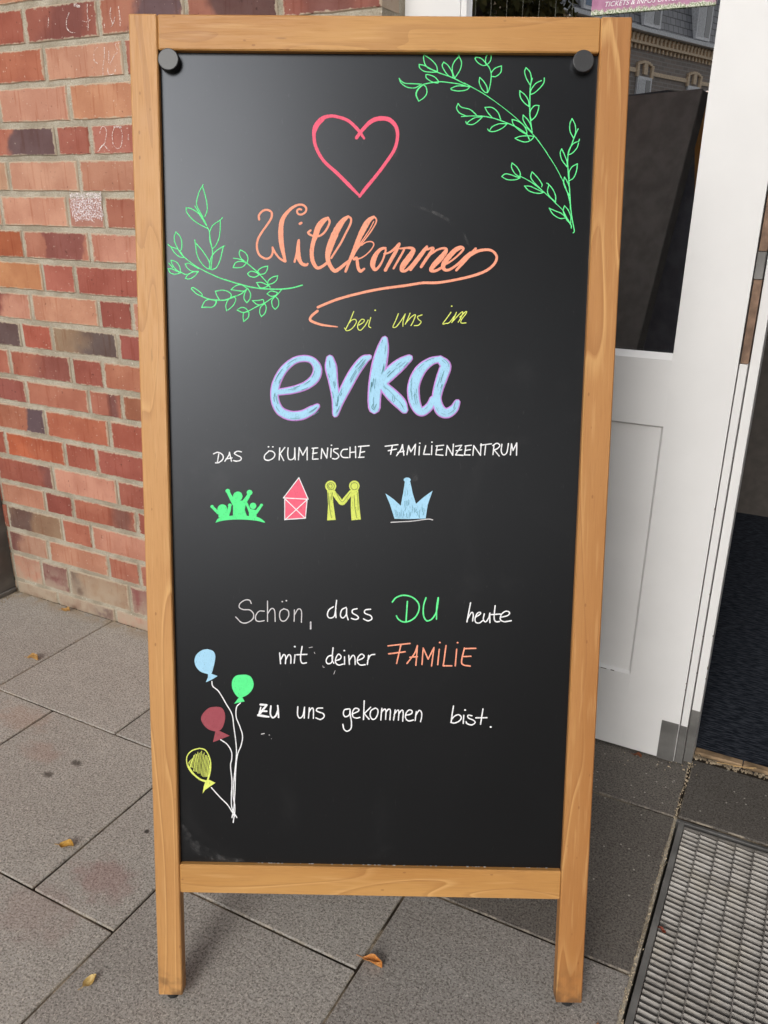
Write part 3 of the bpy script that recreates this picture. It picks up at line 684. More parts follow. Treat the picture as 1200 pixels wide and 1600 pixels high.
class Draw:
    """collects strokes (photo pixels -> surface coordinates) into one raised paint film"""
    layer = 0
    def __init__(s, surf, to3d, jit=.06): s.m = MB(); s.surf = surf; s.to = to3d; s.jit = jit; s.rr = random.Random(Draw.layer + 5); s.nrm = BN if surf is on_panel else Vector((0, -1, 0))
    def stroke(s, fr, w, pts, base=0.):
        x0, y0, k = fr; P = []
        for p in pts: P.append((x0 + p[0] / k, y0 + p[1] / k, (p[2] if len(p) > 2 else w)))
        if len(P) == 1:
            x, y, r = P[0]; P = [(x - r * .12, y, r), (x + r * .12, y, r)]
        C_ = spline(P); Draw.layer += 1
        h0 = .00012 + base + (Draw.layer % 60) * .000006; n = len(C_); secs = []
        for i, c in enumerate(C_):
            a, b = C_[max(0, i - 1)], C_[min(n - 1, i + 1)]; d = (b.xy - a.xy)
            if d.length < 1e-6: d = Vector((1, 0))
            d.normalize(); nr = Vector((-d.y, d.x)); wd_ = c.z * (1 + s.rr.uniform(-s.jit, s.jit)) / 2
            secs.append((c.xy, d, nr, wd_))
        rows = []
        c, d, nr, wd_ = secs[0]; rows.append((c - d * wd_ * .95, nr, wd_ * .12)); rows.append((c - d * wd_ * .6, nr, wd_ * .75))
        rows += [(c, nr, wd_) for c, d, nr, wd_ in secs]
        c, d, nr, wd_ = secs[-1]; rows.append((c + d * wd_ * .6, nr, wd_ * .75)); rows.append((c + d * wd_ * .95, nr, wd_ * .12))
        b0 = len(s.m.v); N = len(rows)
        for i, (c, nr, w_) in enumerate(rows):
            h = h0 + .00002 * i / N
            for q, hh in ((1, 0), (.86, h), (-.86, h), (-1, 0)):
                p = c + nr * w_ * q; s.m.v.append(s.to(*s.surf(p.x, p.y), hh))
        for i in range(N - 1):
            for j in range(3): p = b0 + i * 4 + j; s.m.f.append((p, p + 1, p + 5, p + 4))
        return s
    def fill(s, fr, pts, base=0., smooth=True):
        x0, y0, k = fr; P = [(x0 + p[0] / k, y0 + p[1] / k, 0) for p in pts]
        if smooth: C_ = spline(P + [P[0]])[:-1]
        else: C_ = [Vector(p) for p in P]
        Draw.layer += 1; h = .0001 + base + (Draw.layer % 60) * .000006; n = len(C_); b0 = len(s.m.v)
        s.m.v += [s.to(*s.surf(c.x, c.y), 0) for c in C_] + [s.to(*s.surf(c.x, c.y), h) for c in C_]
        for tri in tessellate_polygon([[Vector((c.x, c.y, 0)) for c in C_]]): s.m.f.append(tuple(b0 + n + q for q in tri))
        for i in range(n): j = (i + 1) % n; s.m.f.append((b0 + i, b0 + j, b0 + n + j, b0 + n + i))
        return s
    def ring(s, fr, cx, cy, rx, ry, w, base=0):
        return s.stroke(fr, w, [(cx + rx * math.cos(i * .7), cy + ry * math.sin(i * .7)) for i in range(10)], base)
    def blob(s, fr, cx, cy, rx, ry, base=0):
        return s.fill(fr, [(cx + rx * math.cos(i * .785), cy + ry * math.sin(i * .785)) for i in range(8)], base)
    def build(s, name, mat, parent, label=None):
        bm = bmesh.new(); vv = [bm.verts.new(v) for v in s.m.v]
        for f in s.m.f:
            try: bm.faces.new([vv[i] for i in f])
            except ValueError: pass
        bmesh.ops.triangulate(bm, faces=[f for f in bm.faces if len(f.verts) > 4])
        bmesh.ops.recalc_face_normals(bm, faces=[])
        for f in bm.faces:
            if f.normal.dot(s.nrm) < 0 and abs(f.normal.dot(s.nrm)) > .3: f.normal_flip()
        me = bpy.data.meshes.new(name); c = s.m.v[0].copy()
        bmesh.ops.translate(bm, verts=bm.verts, vec=-c); bm.to_mesh(me); bm.free()
        o = link(name, me, mat, parent, Matrix.Translation(c))
        if label: o['label'] = label
        return o
def panel3(u, v, h): return BP(u, v, PW + h)
def wall3(x, z, h): return Vector((x, YW_ - h, z))
def draw(name, mat, fr, w, strokes, label=None, base=0.):
    d = Draw(on_panel, panel3)
    for s_ in strokes: d.stroke(fr, w, s_, base)
    return d.build(name, MK[mat], pn, label)

U1 = (0, 0, 1)
draw('wiped_smear', 'ghost', U1, 6, [[(596,193,3),(615,202,5),(622,222,5),(617,245,4)]], 'wiped ghost of an earlier heart line')
draw('wiped_smear', 'ghost', U1, 6, [[(628,746,6),(643,739,8),(658,737,4)], [(634,750,3),(648,746,5),(656,744,3)], [(640,752,3),(652,749,4)]], 'wiped smear above the drawn crown')
draw('wiped_smear', 'ghost', U1, 14, [[(286,1290,6),(296,1310,13),(318,1330,16),(350,1342,10),(380,1344,4)]], 'wiped swirl in the lower left corner of the panel')
draw('wiped_smear', 'ghost', U1, 5, [[(640,318,3),(690,338,6),(720,362,6),(732,382,3)]], 'faint wiped arc above the salmon word')
F = (470, 160, 6.667)
draw('drawn_heart', 'pink', F, 5.2, [
 [(660,375,3.5),(600,290,5),(500,195,5),(400,155,5),(310,142,5),(220,170,6.5),(152,250,6.5),(138,350,5.5),(160,470,5),(240,610,5),(380,740,5.5),(500,860,5.5),(600,962,4)],
 [(235,180,4),(180,235,4.5),(150,310,3)],
 [(580,370,5),(640,290,5.5),(730,200,6.5),(820,168,7),(920,180,7),(990,250,6),(1008,350,5.2),(980,480,5),(900,610,5),(780,770,5),(680,890,5.5),(612,982,4)]], 'pink outlined heart')
W = (390, 310, 6); K = (570, 360, 5.4545); Q = (470, 440, 3.75)
d = Draw(on_panel, panel3)
for s_ in [
 [(90,200),(88,160),(120,120),(165,108),(205,130),(205,180),(170,240),(120,310),(80,380),(68,450),(85,520),(125,555),(165,565),(200,545),(218,500),(215,460)],
 [(215,460),(240,510),(280,560),(330,592)],
 [(335,590,4),(318,520,5.5),(300,430,7.5),(293,330,7.8),(300,230,7.2),(330,160,6),(390,95,4.6),(450,62,3.6),(500,62,3.4),(530,90,3.3),(525,125,3.2),(490,150,3.2),(455,145,3),(445,115,3),(465,100,3.2),(485,105,3.2)],
 [(470,238,4),(486,230,4)],
 [(422,595),(440,520),(455,440),(462,390)],
 [(460,395,4),(455,480,6.5),(462,560,7),(490,612,5.5),(530,625,4.5),(545,612,3)],
 [(572,300),(548,322),(570,342),(610,355),(655,352),(700,320),(735,265),(750,220),(740,188)],
 [(735,182,4),(690,212,8),(645,270,9.2),(618,350,8),(595,420,6.5),(583,500,6.5),(590,580,6.5),(620,640,5.5),(650,652,5),(700,625,4.5),(735,592,4)],
 [(925,170,4),(880,205,7.5),(830,275,10),(785,370,11),(748,470,10),(732,550,7.5),(750,620,6.5),(795,678,6),(840,660,5.5),(900,610,4.5),(950,570,3.5)],
 [(925,170),(950,190),(945,240),(900,330),(860,410),(810,490),(765,560)],
 [(1165,172,4),(1120,205,7.5),(1080,265,9),(1030,365,8),(985,480,7),(940,580,5),(900,685,4)],
 [(1165,172,3),(1188,195,2.6),(1180,240,2.4),(1130,320,2.2),(1070,400,2),(1000,490,2.4),(965,560,2.6)],
 [(1165,215,1.6),(1120,300,1.6),(1060,390,1.6),(1010,460,1.6)],
 [(1050,440,2),(1090,412,2),(1140,405,2),(1165,430,2),(1140,480,2),(1090,530,2),(1040,560,2.2),(980,575,2.6)],
 [(975,572,3),(1003,555,4),(1010,600,5),(1018,650,5),(1040,682,5),(1075,660,3.5)]]: d.stroke(W, 3.3, s_)
for s_ in [
 [(178,150,3.5),(140,158,5),(103,195,6.5),(75,250,8.5),(68,300,7.5),(88,335,5),(120,310,4),(150,260,3),(168,210,3),(180,165,3)],
 [(165,200,3),(205,190,3),(250,160,4),(295,112,4)],
 [(295,115,4),(270,170,5.2),(230,240,5.6),(175,340,5)],
 [(245,325,3.2),(290,245,3.4),(322,190,3.4),(335,155,3.2),(300,155,3)],
 [(335,150,3),(390,150,4.5),(415,168,6.5),(382,225,9),(330,295,9),(315,338,6),(345,345,4.5),(385,312,3.8),(440,245,3.8),(500,170,4),(530,138,4)],
 [(530,142,4),(480,215,5),(390,335,4.6)],
 [(520,165,3.4),(582,150,4.2),(562,190,5),(520,250,5),(480,312,4.6)],
 [(560,205,3),(620,165,3.4),(680,152,4),(692,175,6),(650,232,8.5),(590,295,8),(565,338,6),(600,346,4.6),(660,315,3.8)],
 [(660,298,4),(720,272,3),(785,222,3),(838,165,4),(822,145,5.5),(770,170,7.5),(705,240,8),(668,300,7),(682,335,5.2),(720,335,4.2),(790,290,4),(850,232,4),(900,190,4)],
 [(945,155,4),(900,208,5),(850,262,5),(780,340,4)],
 [(850,250,4),(910,205,5),(970,175,4.8),(1050,165,4.2),(1100,185,4.2),(1125,230,4.2),(1100,290,4.2),(1040,340,4.2),(960,375,4.4),(850,405,4.2),(700,435,4.2),(600,447,4.4),(490,448,4.2),(350,470,4.2),(130,500,4.2),(-60,540,4.2),(-240,590,4.2),(-400,655,4.2)]]: d.stroke(K, 3.6, s_)
d.stroke(Q, 4, [(98,172,4.2),(62,203,4),(58,228,4),(110,250,3.8),(160,259,3),(215,265,1.8)])
d.build('handwriting', MK['salmon'], pn, 'salmon flourished word Willkommen')
YL = [
 [(310,175),(290,225),(262,282)], [(256,272),(270,288),(300,275),(325,240),(320,222),(298,226),(284,242)],
 [(340,255),(365,240),(372,225),(355,222),(335,250),(335,275),(350,285),(375,260),(395,225)],
 [(410,210),(402,238),(398,262),(410,270)], [(436,168,2.2)],
 [(572,188),(555,230),(540,266),(560,264),(590,225),(612,190)], [(612,190),(600,230),(598,262)],
 [(640,185),(628,215),(612,250)], [(618,240),(650,205),(672,195),(658,235),(645,258)],
 [(710,195),(685,205),(690,222),(705,235),(690,255),(665,258)],
 [(880,180),(855,215),(832,248),(850,245),(870,240),(905,195)], [(912,180),(897,215),(885,240)],
 [(888,235),(935,185),(950,180),(938,212),(922,238)], [(932,208),(968,175),(970,185),(942,222),(940,242),(968,242)], [(884,144,2.2)]]
for q_, l_ in ((YL[:5], 'thin yellow handwritten word bei'), (YL[5:10], 'thin yellow handwritten word uns'), (YL[10:], 'thin yellow handwritten word im')): draw('handwriting', 'yellow', Q, 1.5, q_, l_)
V = (410, 510, 3.75)
EV = [[(95,385,8.5),(180,372,10),(258,345,11.5),(310,300,13),(322,245,12),(292,200,9),(240,188,8.5),(180,205,9),(120,260,10.5),(80,340,11.5),(72,420,11),(100,490,12),(160,522,13),(230,520,13),(288,492,12),(322,468,7)],
 [(396,190,11),(402,240,17),(416,330,13),(430,420,11),(428,512,8)],
 [(428,515,8),(452,440,12),(492,355,15),(542,265,15),(592,200,13),(626,180,7)],
 [(716,76,9),(706,130,17),(686,220,22),(664,330,20),(656,420,19),(656,478,17)],
 [(860,186,10),(812,220,17),(752,272,19),(700,325,16)],
 [(705,345,13),(760,402,18),(808,450,17),(832,488,11)],
 [(1045,190,8),(985,207,11),(925,258,15.5),(888,340,17),(888,420,17),(908,480,14),(938,500,12),(978,470,11),(1000,425,9)],
 [(1040,192,10),(1072,232,16),(1052,300,16),(1030,370,14),(1022,430,13),(1042,490,15),(1080,508,14),(1120,485,12),(1142,445,8)]]
d = Draw(on_panel, panel3, .01)
for s_ in EV: d.stroke(V, 5, [(x, y, w + 2.6) for x, y, w in s_])
d.build('brush_lettering', MK['violet'], pn, 'violet outline of the word evka')
d = Draw(on_panel, panel3, .01)
for s_ in EV: d.stroke(V, 5, [(x, y, w - .3) for x, y, w in s_], .0007)
d.build('brush_lettering', MK['blue'], pn, 'large light blue word evka')
d = Draw(on_panel, panel3, .2); rr = random.Random(12)
for s_ in EV:
    C_ = spline([Vector((x, y, w)) for x, y, w in s_], 6)
    for q in range(int(3 + len(C_) / 9)):
        a = rr.randrange(0, max(1, len(C_) - 6)); L_ = rr.randrange(4, 12); of = rr.uniform(-.36, .36); pts_ = []
        for i in range(a, min(len(C_), a + L_)):
            dd = (C_[min(i + 1, len(C_) - 1)].xy - C_[max(i - 1, 0)].xy).normalized(); p = C_[i].xy + Vector((-dd.y, dd.x)) * of * C_[i].z * 3.75
            pts_.append((p.x, p.y))
        if len(pts_) > 2: d.stroke(V, rr.uniform(.35, .7), pts_[::2] if len(pts_) > 5 else pts_, .0016)
for s_ in ([(648,455),(640,475),(655,490)], [(668,455),(655,485)], [(765,405),(762,430),(770,445)], [(775,410),(774,440)], [(330,500),(300,520)], [(1130,440),(1120,480)], [(590,190),(545,240)], [(600,200),(560,250)]): d.stroke(V, .8, s_, .0016)
d.build('brush_streak', MK['teal'], pn, 'dark streaks where the blue marker left gaps')
D1 = (320, 680, 4.8); D2 = (560, 680, 4.615)
WL = []
for s_ in [
 [(65,140),(100,128),(135,150),(135,180),(105,205),(80,208)], [(105,140),(95,200)],
 [(150,195),(180,150),(185,128)], [(185,128),(200,195)], [(160,178),(205,170)],
 [(275,125),(245,120),(222,135),(240,150),(270,165),(270,185),(240,195),(215,190)],
 [(480,120),(450,150),(450,180),(480,188),(515,170),(525,140),(505,120),(478,118)], [(478,87,2.2)], [(510,87,2.2)],
 [(562,95),(558,185)], [(600,92),(565,138)], [(565,138),(592,190)],
 [(625,95),(622,140),(630,178),(655,182),(672,160),(675,95)], [(675,95),(678,185)],
 [(702,185),(708,92)], [(708,92),(735,150)], [(735,150),(768,90)], [(768,90),(768,185)],
 [(815,100),(808,178)], [(805,98),(848,95)], [(808,138),(842,132)], [(808,180),(850,178)],
 [(872,175),(878,100)], [(878,100),(915,172)], [(915,172),(922,95)],
 [(948,100),(945,165)], [(950,75,2.2)],
 [(1000,100),(970,105),(968,122),(995,140),(1005,160),(985,178),(958,175)],
 [(1070,105),(1035,110),(1020,140),(1035,165),(1075,168)],
 [(1090,90),(1088,168)], [(1130,85),(1132,168)], [(1090,130),(1132,125)]]: WL.append(s_)
draw('handwriting', 'white', D1, 1.9, WL[:6], 'white capitals DAS')
d = Draw(on_panel, panel3)
for s_ in WL[6:]: d.stroke(D1, 1.9, s_)
for s_ in [
 [(18,82),(8,158)], [(0,82),(78,75)], [(12,125),(45,118)], [(0,160),(40,158)]]: d.stroke(D2, 1.9, s_)
d.build('handwriting', MK['white'], pn, 'white capitals \u00d6KUMENISCHE')
draw('handwriting', 'white', D2, 1.9, [
 [(192,80),(285,68)], [(245,75),(232,138)], [(215,112),(275,100)],
 [(275,148),(305,105),(318,68)], [(318,68),(328,145)], [(285,125),(330,115)],
 [(350,140),(362,75)], [(362,75),(378,120)], [(378,120),(412,65)], [(412,65),(405,140)],
 [(440,80),(437,142)], [(443,58,2.2)], [(485,75),(470,138)], [(470,138),(515,138)], [(530,75),(527,140)], [(530,50,2.2)],
 [(568,82),(558,140)], [(558,140),(610,145)], [(560,78),(615,72)], [(562,108),(605,102)],
 [(632,145),(640,75)], [(640,75),(680,145)], [(680,145),(685,65)],
 [(700,80),(745,72)], [(745,72),(700,142)], [(700,142),(755,145)], [(705,112),(745,105)],
 [(775,80),(765,142)], [(765,142),(805,142)], [(770,78),(815,72)], [(770,110),(808,104)],
 [(825,145),(832,75)], [(832,75),(880,145)], [(880,145),(885,62)],
 [(880,72),(960,62)], [(918,68),(910,142)],
 [(978,70),(970,140)], [(968,75),(1000,58),(1020,75),(1000,98),(978,105)], [(978,105),(1015,150)],
 [(1035,65),(1030,115),(1045,142),(1070,125),(1082,60)], [(1096,142),(1104,62)], [(1104,62),(1115,110)], [(1115,110),(1142,55)], [(1142,55),(1140,145)]], 'white capitals FAMILIENZENTRUM')
# pictograms
d = Draw(on_panel, panel3, .03)
d.fill(D1, [(80,655),(105,622),(180,606),(260,600),(330,606),(390,612),(430,632),(450,655),(380,640),(260,632),(150,638)])
d.fill(D1, [(212,490),(290,490),(308,512),(300,560),(318,612),(212,612)], 0, False)
d.stroke(D1, 5, [(172,420,5),(195,465,6),(225,515,8)]).stroke(D1, 5, [(338,430,5),(318,470,6),(285,515,8)])
d.blob(D1, 248, 458, 36, 36).blob(D1, 172, 418, 18, 16).blob(D1, 336, 430, 22, 20).blob(D1, 132, 555, 37, 37).blob(D1, 362, 530, 25, 24)
d.stroke(D1, 4, [(55,537,4),(100,582,5)]).stroke(D1, 4, [(188,525,4.5),(180,570,5.5),(165,600,6)]).blob(D1, 55, 535, 13, 12).blob(D1, 188, 525, 14, 13)
d.stroke(D1, 4, [(425,525,4),(385,580,5)]).stroke(D1, 3, [(312,510,4),(328,545,4),(345,585,5)]).blob(D1, 425, 524, 12, 11)
d.fill(D1, [(100,575),(190,562),(182,612),(104,618)], 0, False).fill(D1, [(330,550),(388,562),(388,616),(332,612)], 0, False)
d.build('pictogram', MK['greenfill'], pn, 'green pictogram of three cheering figures')
d = Draw(on_panel, panel3, .03)
d.fill(D1, [(706,318),(590,470),(602,476),(600,632),(755,622),(768,485),(778,478)], 0, False)
d.build('pictogram', MK['pinkfill'], pn, 'pink pictogram of a house')
draw('pictogram_outline', 'white', D1, 1.5, [[(706,318),(590,470)], [(590,470),(776,480)], [(776,480),(706,318)], [(600,478),(600,635)], [(600,632),(755,622)], [(755,622),(768,482)], [(605,480),(752,622)], [(765,485),(605,632)]], 'white lines of the house pictogram', .0007)
d = Draw(on_panel, panel3, .03)
d.blob(D1, 945, 382, 42, 42).blob(D1, 1122, 380, 40, 40)
d.fill(D1, [(918,415),(968,412),(958,440),(965,520),(982,635),(918,638),(925,520)], 0, False).fill(D1, [(1098,412),(1150,412),(1160,540),(1170,632),(1100,638),(1095,540)], 0, False)
d.stroke(D1, 6, [(962,425,7),(1000,475,8),(1030,508,7.5),(1060,475,8),(1100,425,7)])
d.build('pictogram', MK['yellowfill'], pn, 'yellow pictogram of two figures forming an M')
d = Draw(on_panel, panel3, .1)
d.ring(D1, 945, 382, 27, 27, .7, .0007).ring(D1, 1122, 382, 27, 27, .7, .0007).ring(D1, 942, 382, 14, 16, .6, .0007)
for s_ in ([(985,425),(1005,470),(1030,500),(1055,478),(1090,430)], [(940,460),(936,540),(950,620)], [(1120,450),(1125,540),(1140,620)], [(925,430),(930,520)], [(1145,430),(1150,560)], [(955,430),(950,480)]): d.stroke(D1, .6, s_, .0007)
d.build('pictogram_outline', MK['dark'], pn, 'dark lines in the yellow pictogram')
d = Draw(on_panel, panel3, .03)
d.fill(D2, [(195,420),(228,500),(260,602),(370,604),(485,600),(500,500),(535,400),(472,445),(415,495),(392,420),(374,335),(335,335),(322,420),(305,508),(252,460)], 0, False)
d.blob(D2, 352, 322, 26, 17)
d.build('pictogram', MK['blue'], pn, 'light blue pictogram of a crown')
d = Draw(on_panel, panel3, .2); rr = random.Random(5)
for i in range(16):
    x = 268 + i * 13.5; y = rr.uniform(505, 560); d.stroke(D2, rr.uniform(.3, .5), [(x, y), (x + rr.uniform(-4, 4), y + 20), (x + rr.uniform(-5, 5), min(597, y + rr.uniform(25, 60)))], .0008)
for i in range(6):
    x = 340 + rr.uniform(-8, 30); y = rr.uniform(360, 480); d.stroke(D2, .35, [(x, y), (x + 1, y + 18), (x - 1, y + 36)], .0008)
d.build('brush_streak', MK['teal'], pn, 'dark streaks in the blue crown')
draw('drawn_underline', 'grey', D2, 1.4, [[(235,628),(380,620),(500,605),(536,611)]], 'thin white line under the crown')
E1 = (360, 910, 5); E2 = (590, 910, 5.217)
draw('handwriting', 'grey', E1, 1.6, [
 [(163,165),(150,140),(115,138),(75,165),(70,195),(100,212),(150,215),(180,245),(175,285),(130,315),(85,312),(42,270)],
 [(265,225),(225,225),(198,260),(200,295),(225,305),(265,298)], [(290,145),(290,305)], [(290,245),(320,205),(345,220),(350,305)],
 [(420,205),(390,225),(385,270),(400,300),(430,298),(455,260),(450,220),(415,205)], [(405,150,2.2)], [(437,143,2.2)],
 [(500,215),(498,305)], [(500,255),(530,208),(555,225),(555,312)], [(627,310,2.4),(627,362,2.4)]], 'thin white handwritten word Sch\u00f6n')
draw('handwriting', 'white', E1, 2.0, [
 [(805,190),(770,215),(758,255),(775,278),(810,265),(825,200)], [(830,140),(822,210),(825,275)],
 [(905,195),(870,215),(860,260),(880,278),(905,250),(908,205)], [(908,205),(908,250),(920,292)],
 [(990,205),(955,215),(955,240),(990,260),(1000,280),(975,290),(945,280)], [(1095,210),(1055,215),(1050,240),(1095,260),(1105,285),(1075,300),(1040,285)]], 'white handwritten word dass')
draw('handwriting', 'green', E2, 2.3, [
 [(120,160),(150,125),(210,105),(280,120),(330,165),(338,220),(310,280),(260,315),(210,322),(170,300),(153,272)], [(243,155),(232,315)],
 [(395,125),(375,190),(375,270),(400,312),(440,300),(475,250),(490,180),(495,125)], [(494,125),(482,200),(480,298)]], 'green handwritten word DU')
draw('handwriting', 'white', E2, 2.0, [
 [(758,165),(728,322)], [(735,295),(765,245),(780,260),(775,315)], [(795,285),(835,260),(840,245),(815,250),(795,290),(800,325),(830,330),(858,310)],
 [(870,255),(862,300),(880,322),(905,290),(915,250)], [(915,250),(915,328)], [(958,190),(950,290),(965,320),(995,318)], [(925,262),(1000,258)],
 [(1000,285),(1060,270),(1075,245),(1045,235),(1010,260),(1000,300),(1030,320),(1090,312)]], 'white handwritten word heute')
draw('handwriting', 'white', E1, 2.0, [
 [(385,550),(392,635)], [(392,605),(415,565),(432,580),(430,635)], [(432,605),(455,565),(472,580),(472,632)], [(505,565),(498,630)], [(503,502,2.6)],
 [(560,500),(548,590),(560,630),(595,628)], [(518,565),(598,562)]], 'white handwritten word mit')
draw('handwriting', 'white', E1, 2.0, [
 [(795,570),(765,578),(748,610),(760,635),(790,625),(800,580)], [(802,510),(795,600),(808,632)],
 [(820,612),(855,600),(865,578),(845,560),(825,590),(822,625),(845,645),(882,638)], [(892,580),(892,640)], [(890,533,2.6)],
 [(925,570),(930,640)], [(928,612),(955,570),(972,585),(975,640)], [(990,610),(1030,595),(1045,575),(1025,560),(1000,580),(992,620),(1015,645),(1055,642)],
 [(1080,570),(1070,640)], [(1072,612),(1095,570),(1128,562)]], 'white handwritten word deiner')
draw('handwriting', 'salmon', E2, 2.2, [
 [(85,517),(265,497)], [(190,510),(155,660)], [(90,582),(225,565)], [(240,660),(300,580),(325,515)], [(325,515),(312,675)], [(262,610),(325,605)],
 [(362,668),(372,535)], [(372,535),(412,625)], [(412,625),(460,530)], [(460,530),(440,680)], [(503,545),(490,670)], [(507,490,2.6)],
 [(558,515),(535,680)], [(535,680),(605,680)], [(645,545),(633,680)], [(652,491,2.6)], [(708,535),(685,640),(700,672),(755,682)], [(705,540),(800,537)], [(700,605),(760,602)]], 'salmon capitals FAMILIE')
Z1 = (395, 1085, 6); Z2 = (590, 1085, 6)
draw('handwriting', 'white', Z1, 2.2, [
 [(70,95,3),(130,100,3)], [(130,100,3),(70,175,3.5)], [(50,195,3.5),(100,203,3.5),(150,210,2.5)], [(70,155,3),(130,158,3)], [(75,120,2),(60,185,3)],
 [(170,108,2.6),(165,180,2.6),(185,218,2.6),(215,200,2.6),(235,150,2.6)], [(234,105,2.6),(242,215,2.6)]], 'bold white handwritten word zu')
draw('handwriting', 'white', Z1, 2.0, [
 [(422,115),(420,190),(440,222),(470,195),(485,120)], [(485,120),(482,222)], [(530,125),(522,222)], [(526,168),(550,130),(568,140),(568,225)],
 [(655,128),(610,130),(595,150),(620,165),(660,180),(668,210),(635,235),(592,220)]], 'white handwritten word uns')
d = Draw(on_panel, panel3)
for s_ in [
 [(905,135),(860,145),(850,185),(870,210),(905,190),(912,140)], [(912,140),(915,200),(925,260),(920,320),(885,345),(855,325),(845,280)],
 [(930,185),(985,160),(995,140),(960,130),(935,165),(940,210),(975,222),(1005,215)], [(1045,60),(1038,235)], [(1105,120),(1045,180)], [(1045,180),(1090,232)],
 [(1145,130),(1110,150),(1100,195),(1120,232),(1150,225),(1172,180),(1170,140),(1145,128)]]: d.stroke(Z1, 2.0, s_)
for s_ in [
 [(40,130),(30,240)], [(35,170),(60,140),(78,150),(75,235)], [(78,170),(100,140),(120,150),(115,238)],
 [(165,145),(150,240)], [(155,190),(185,150),(200,160),(195,240)], [(198,185),(225,148),(240,165),(235,250)],
 [(260,195),(310,185),(325,160),(300,145),(270,170),(262,220),(290,248),(335,240)], [(362,160),(352,245)], [(358,195),(390,150),(412,170),(412,215),(402,255)]]: d.stroke(Z2, 2.0, s_)
d.build('handwriting', MK['white'], pn, 'white handwritten word gekommen')
draw('handwriting', 'white', Z2, 2.0, [
 [(712,108),(700,180),(690,258)], [(695,235),(720,205),(760,190),(785,215),(765,250),(720,268),(685,262)], [(808,195),(803,272)], [(820,146,2.6)],
 [(885,200),(850,195),(850,220),(895,240),(915,262),(885,285),(840,275),(830,255)], [(988,135),(965,280)], [(920,220),(1025,218)], [(1060,305,2.8)]], 'white handwritten word bist with its full stop')
for q_ in ([(82,372),(108,366)], [(155,380,1.4)], [(175,415,1.0)]): draw('chalk_fleck', 'grey', Z1, 1.4, [q_])
for q_ in ([(722,650),(725,662),(735,662)], [(818,690),(808,716)], [(615,510),(640,505)], [(655,545),(660,555)]): draw('chalk_fleck', 'grey', E1, .8, [q_])
# balloons
B = (280, 1000, 5.333)
def balloon(mat, body, tail, label, extra=None):
    d = Draw(on_panel, panel3, .03); d.fill(B, body).fill(B, tail, 0, False); return d.build('drawn_balloon', MK[mat], pn, label)
balloon('blue', [(235,75),(190,85),(145,120),(128,170),(140,220),(175,260),(220,278),(265,282),(285,230),(298,170),(300,125),(280,90)], [(240,276),(267,280),(320,300),(270,330),(222,352),(240,310)], 'light blue drawn balloon')
balloon('greenfill', [(530,288),(480,295),(445,330),(440,390),(460,440),(490,475),(520,478),(570,455),(610,410),(620,360),(600,310),(565,290)], [(500,474),(525,474),(545,512),(500,520),(458,530)], 'green drawn balloon')
balloon('red', [(310,555),(250,565),(200,610),(183,655),(200,700),(240,740),(290,758),(325,758),(360,730),(380,670),(380,610),(355,565)], [(305,752),(335,756),(420,797),(350,825),(282,850)], 'wine red drawn balloon')
d = Draw(on_panel, panel3, .15)
yb = [(170,902),(110,920),(70,960),(62,1010),(80,1070),(120,1120),(170,1160),(215,1178),(240,1165),(260,1090),(262,1020),(245,960),(215,915)]
d.stroke(B, 1.8, yb + [yb[0]]); d.stroke(B, 2.6, [(75,1050),(120,1115),(175,1160),(225,1175)]); d.stroke(B, 2.2, [(262,1020),(255,1100),(236,1165)])
rr = random.Random(4)
for i in range(17):
    t = i / 16; xa = 78 + t * 170; top_ = 985 - 75 * math.sin(t * 3.1) + 10; bot = 1065 + 100 * t + rr.uniform(-22, 5)
    d.stroke(B, rr.uniform(.7, 1.5), [(xa + 14, top_ + rr.uniform(0, 25)), (xa, (top_ + bot) / 2), (xa - 10, min(bot, 1165) - 8)], .0002)
d.fill(B, [(222,1168),(250,1165),(302,1190),(250,1225),(215,1250),(195,1280),(205,1220)], 0, False)
d.build('drawn_balloon', MK['yellow'], pn, 'yellow scribbled balloon')
draw('drawn_strings', 'white', B, 1.7, [
 [(272,345),(280,385),(330,430),(390,530),(440,620),(455,720),(475,880),(475,980),(455,1180),(450,1300),(465,1400),(450,1520)],
 [(510,525),(478,560),(475,640),(505,720),(528,800),(515,880),(485,960),(470,1100),(465,1250),(455,1400),(440,1480)],
 [(345,830),(400,870),(435,930),(438,990),(428,1050),(440,1180),(435,1300),(440,1400),(480,1480)],
 [(268,1230),(340,1310),(400,1370),(440,1430),(460,1470)]], 'white strings of the four balloons')
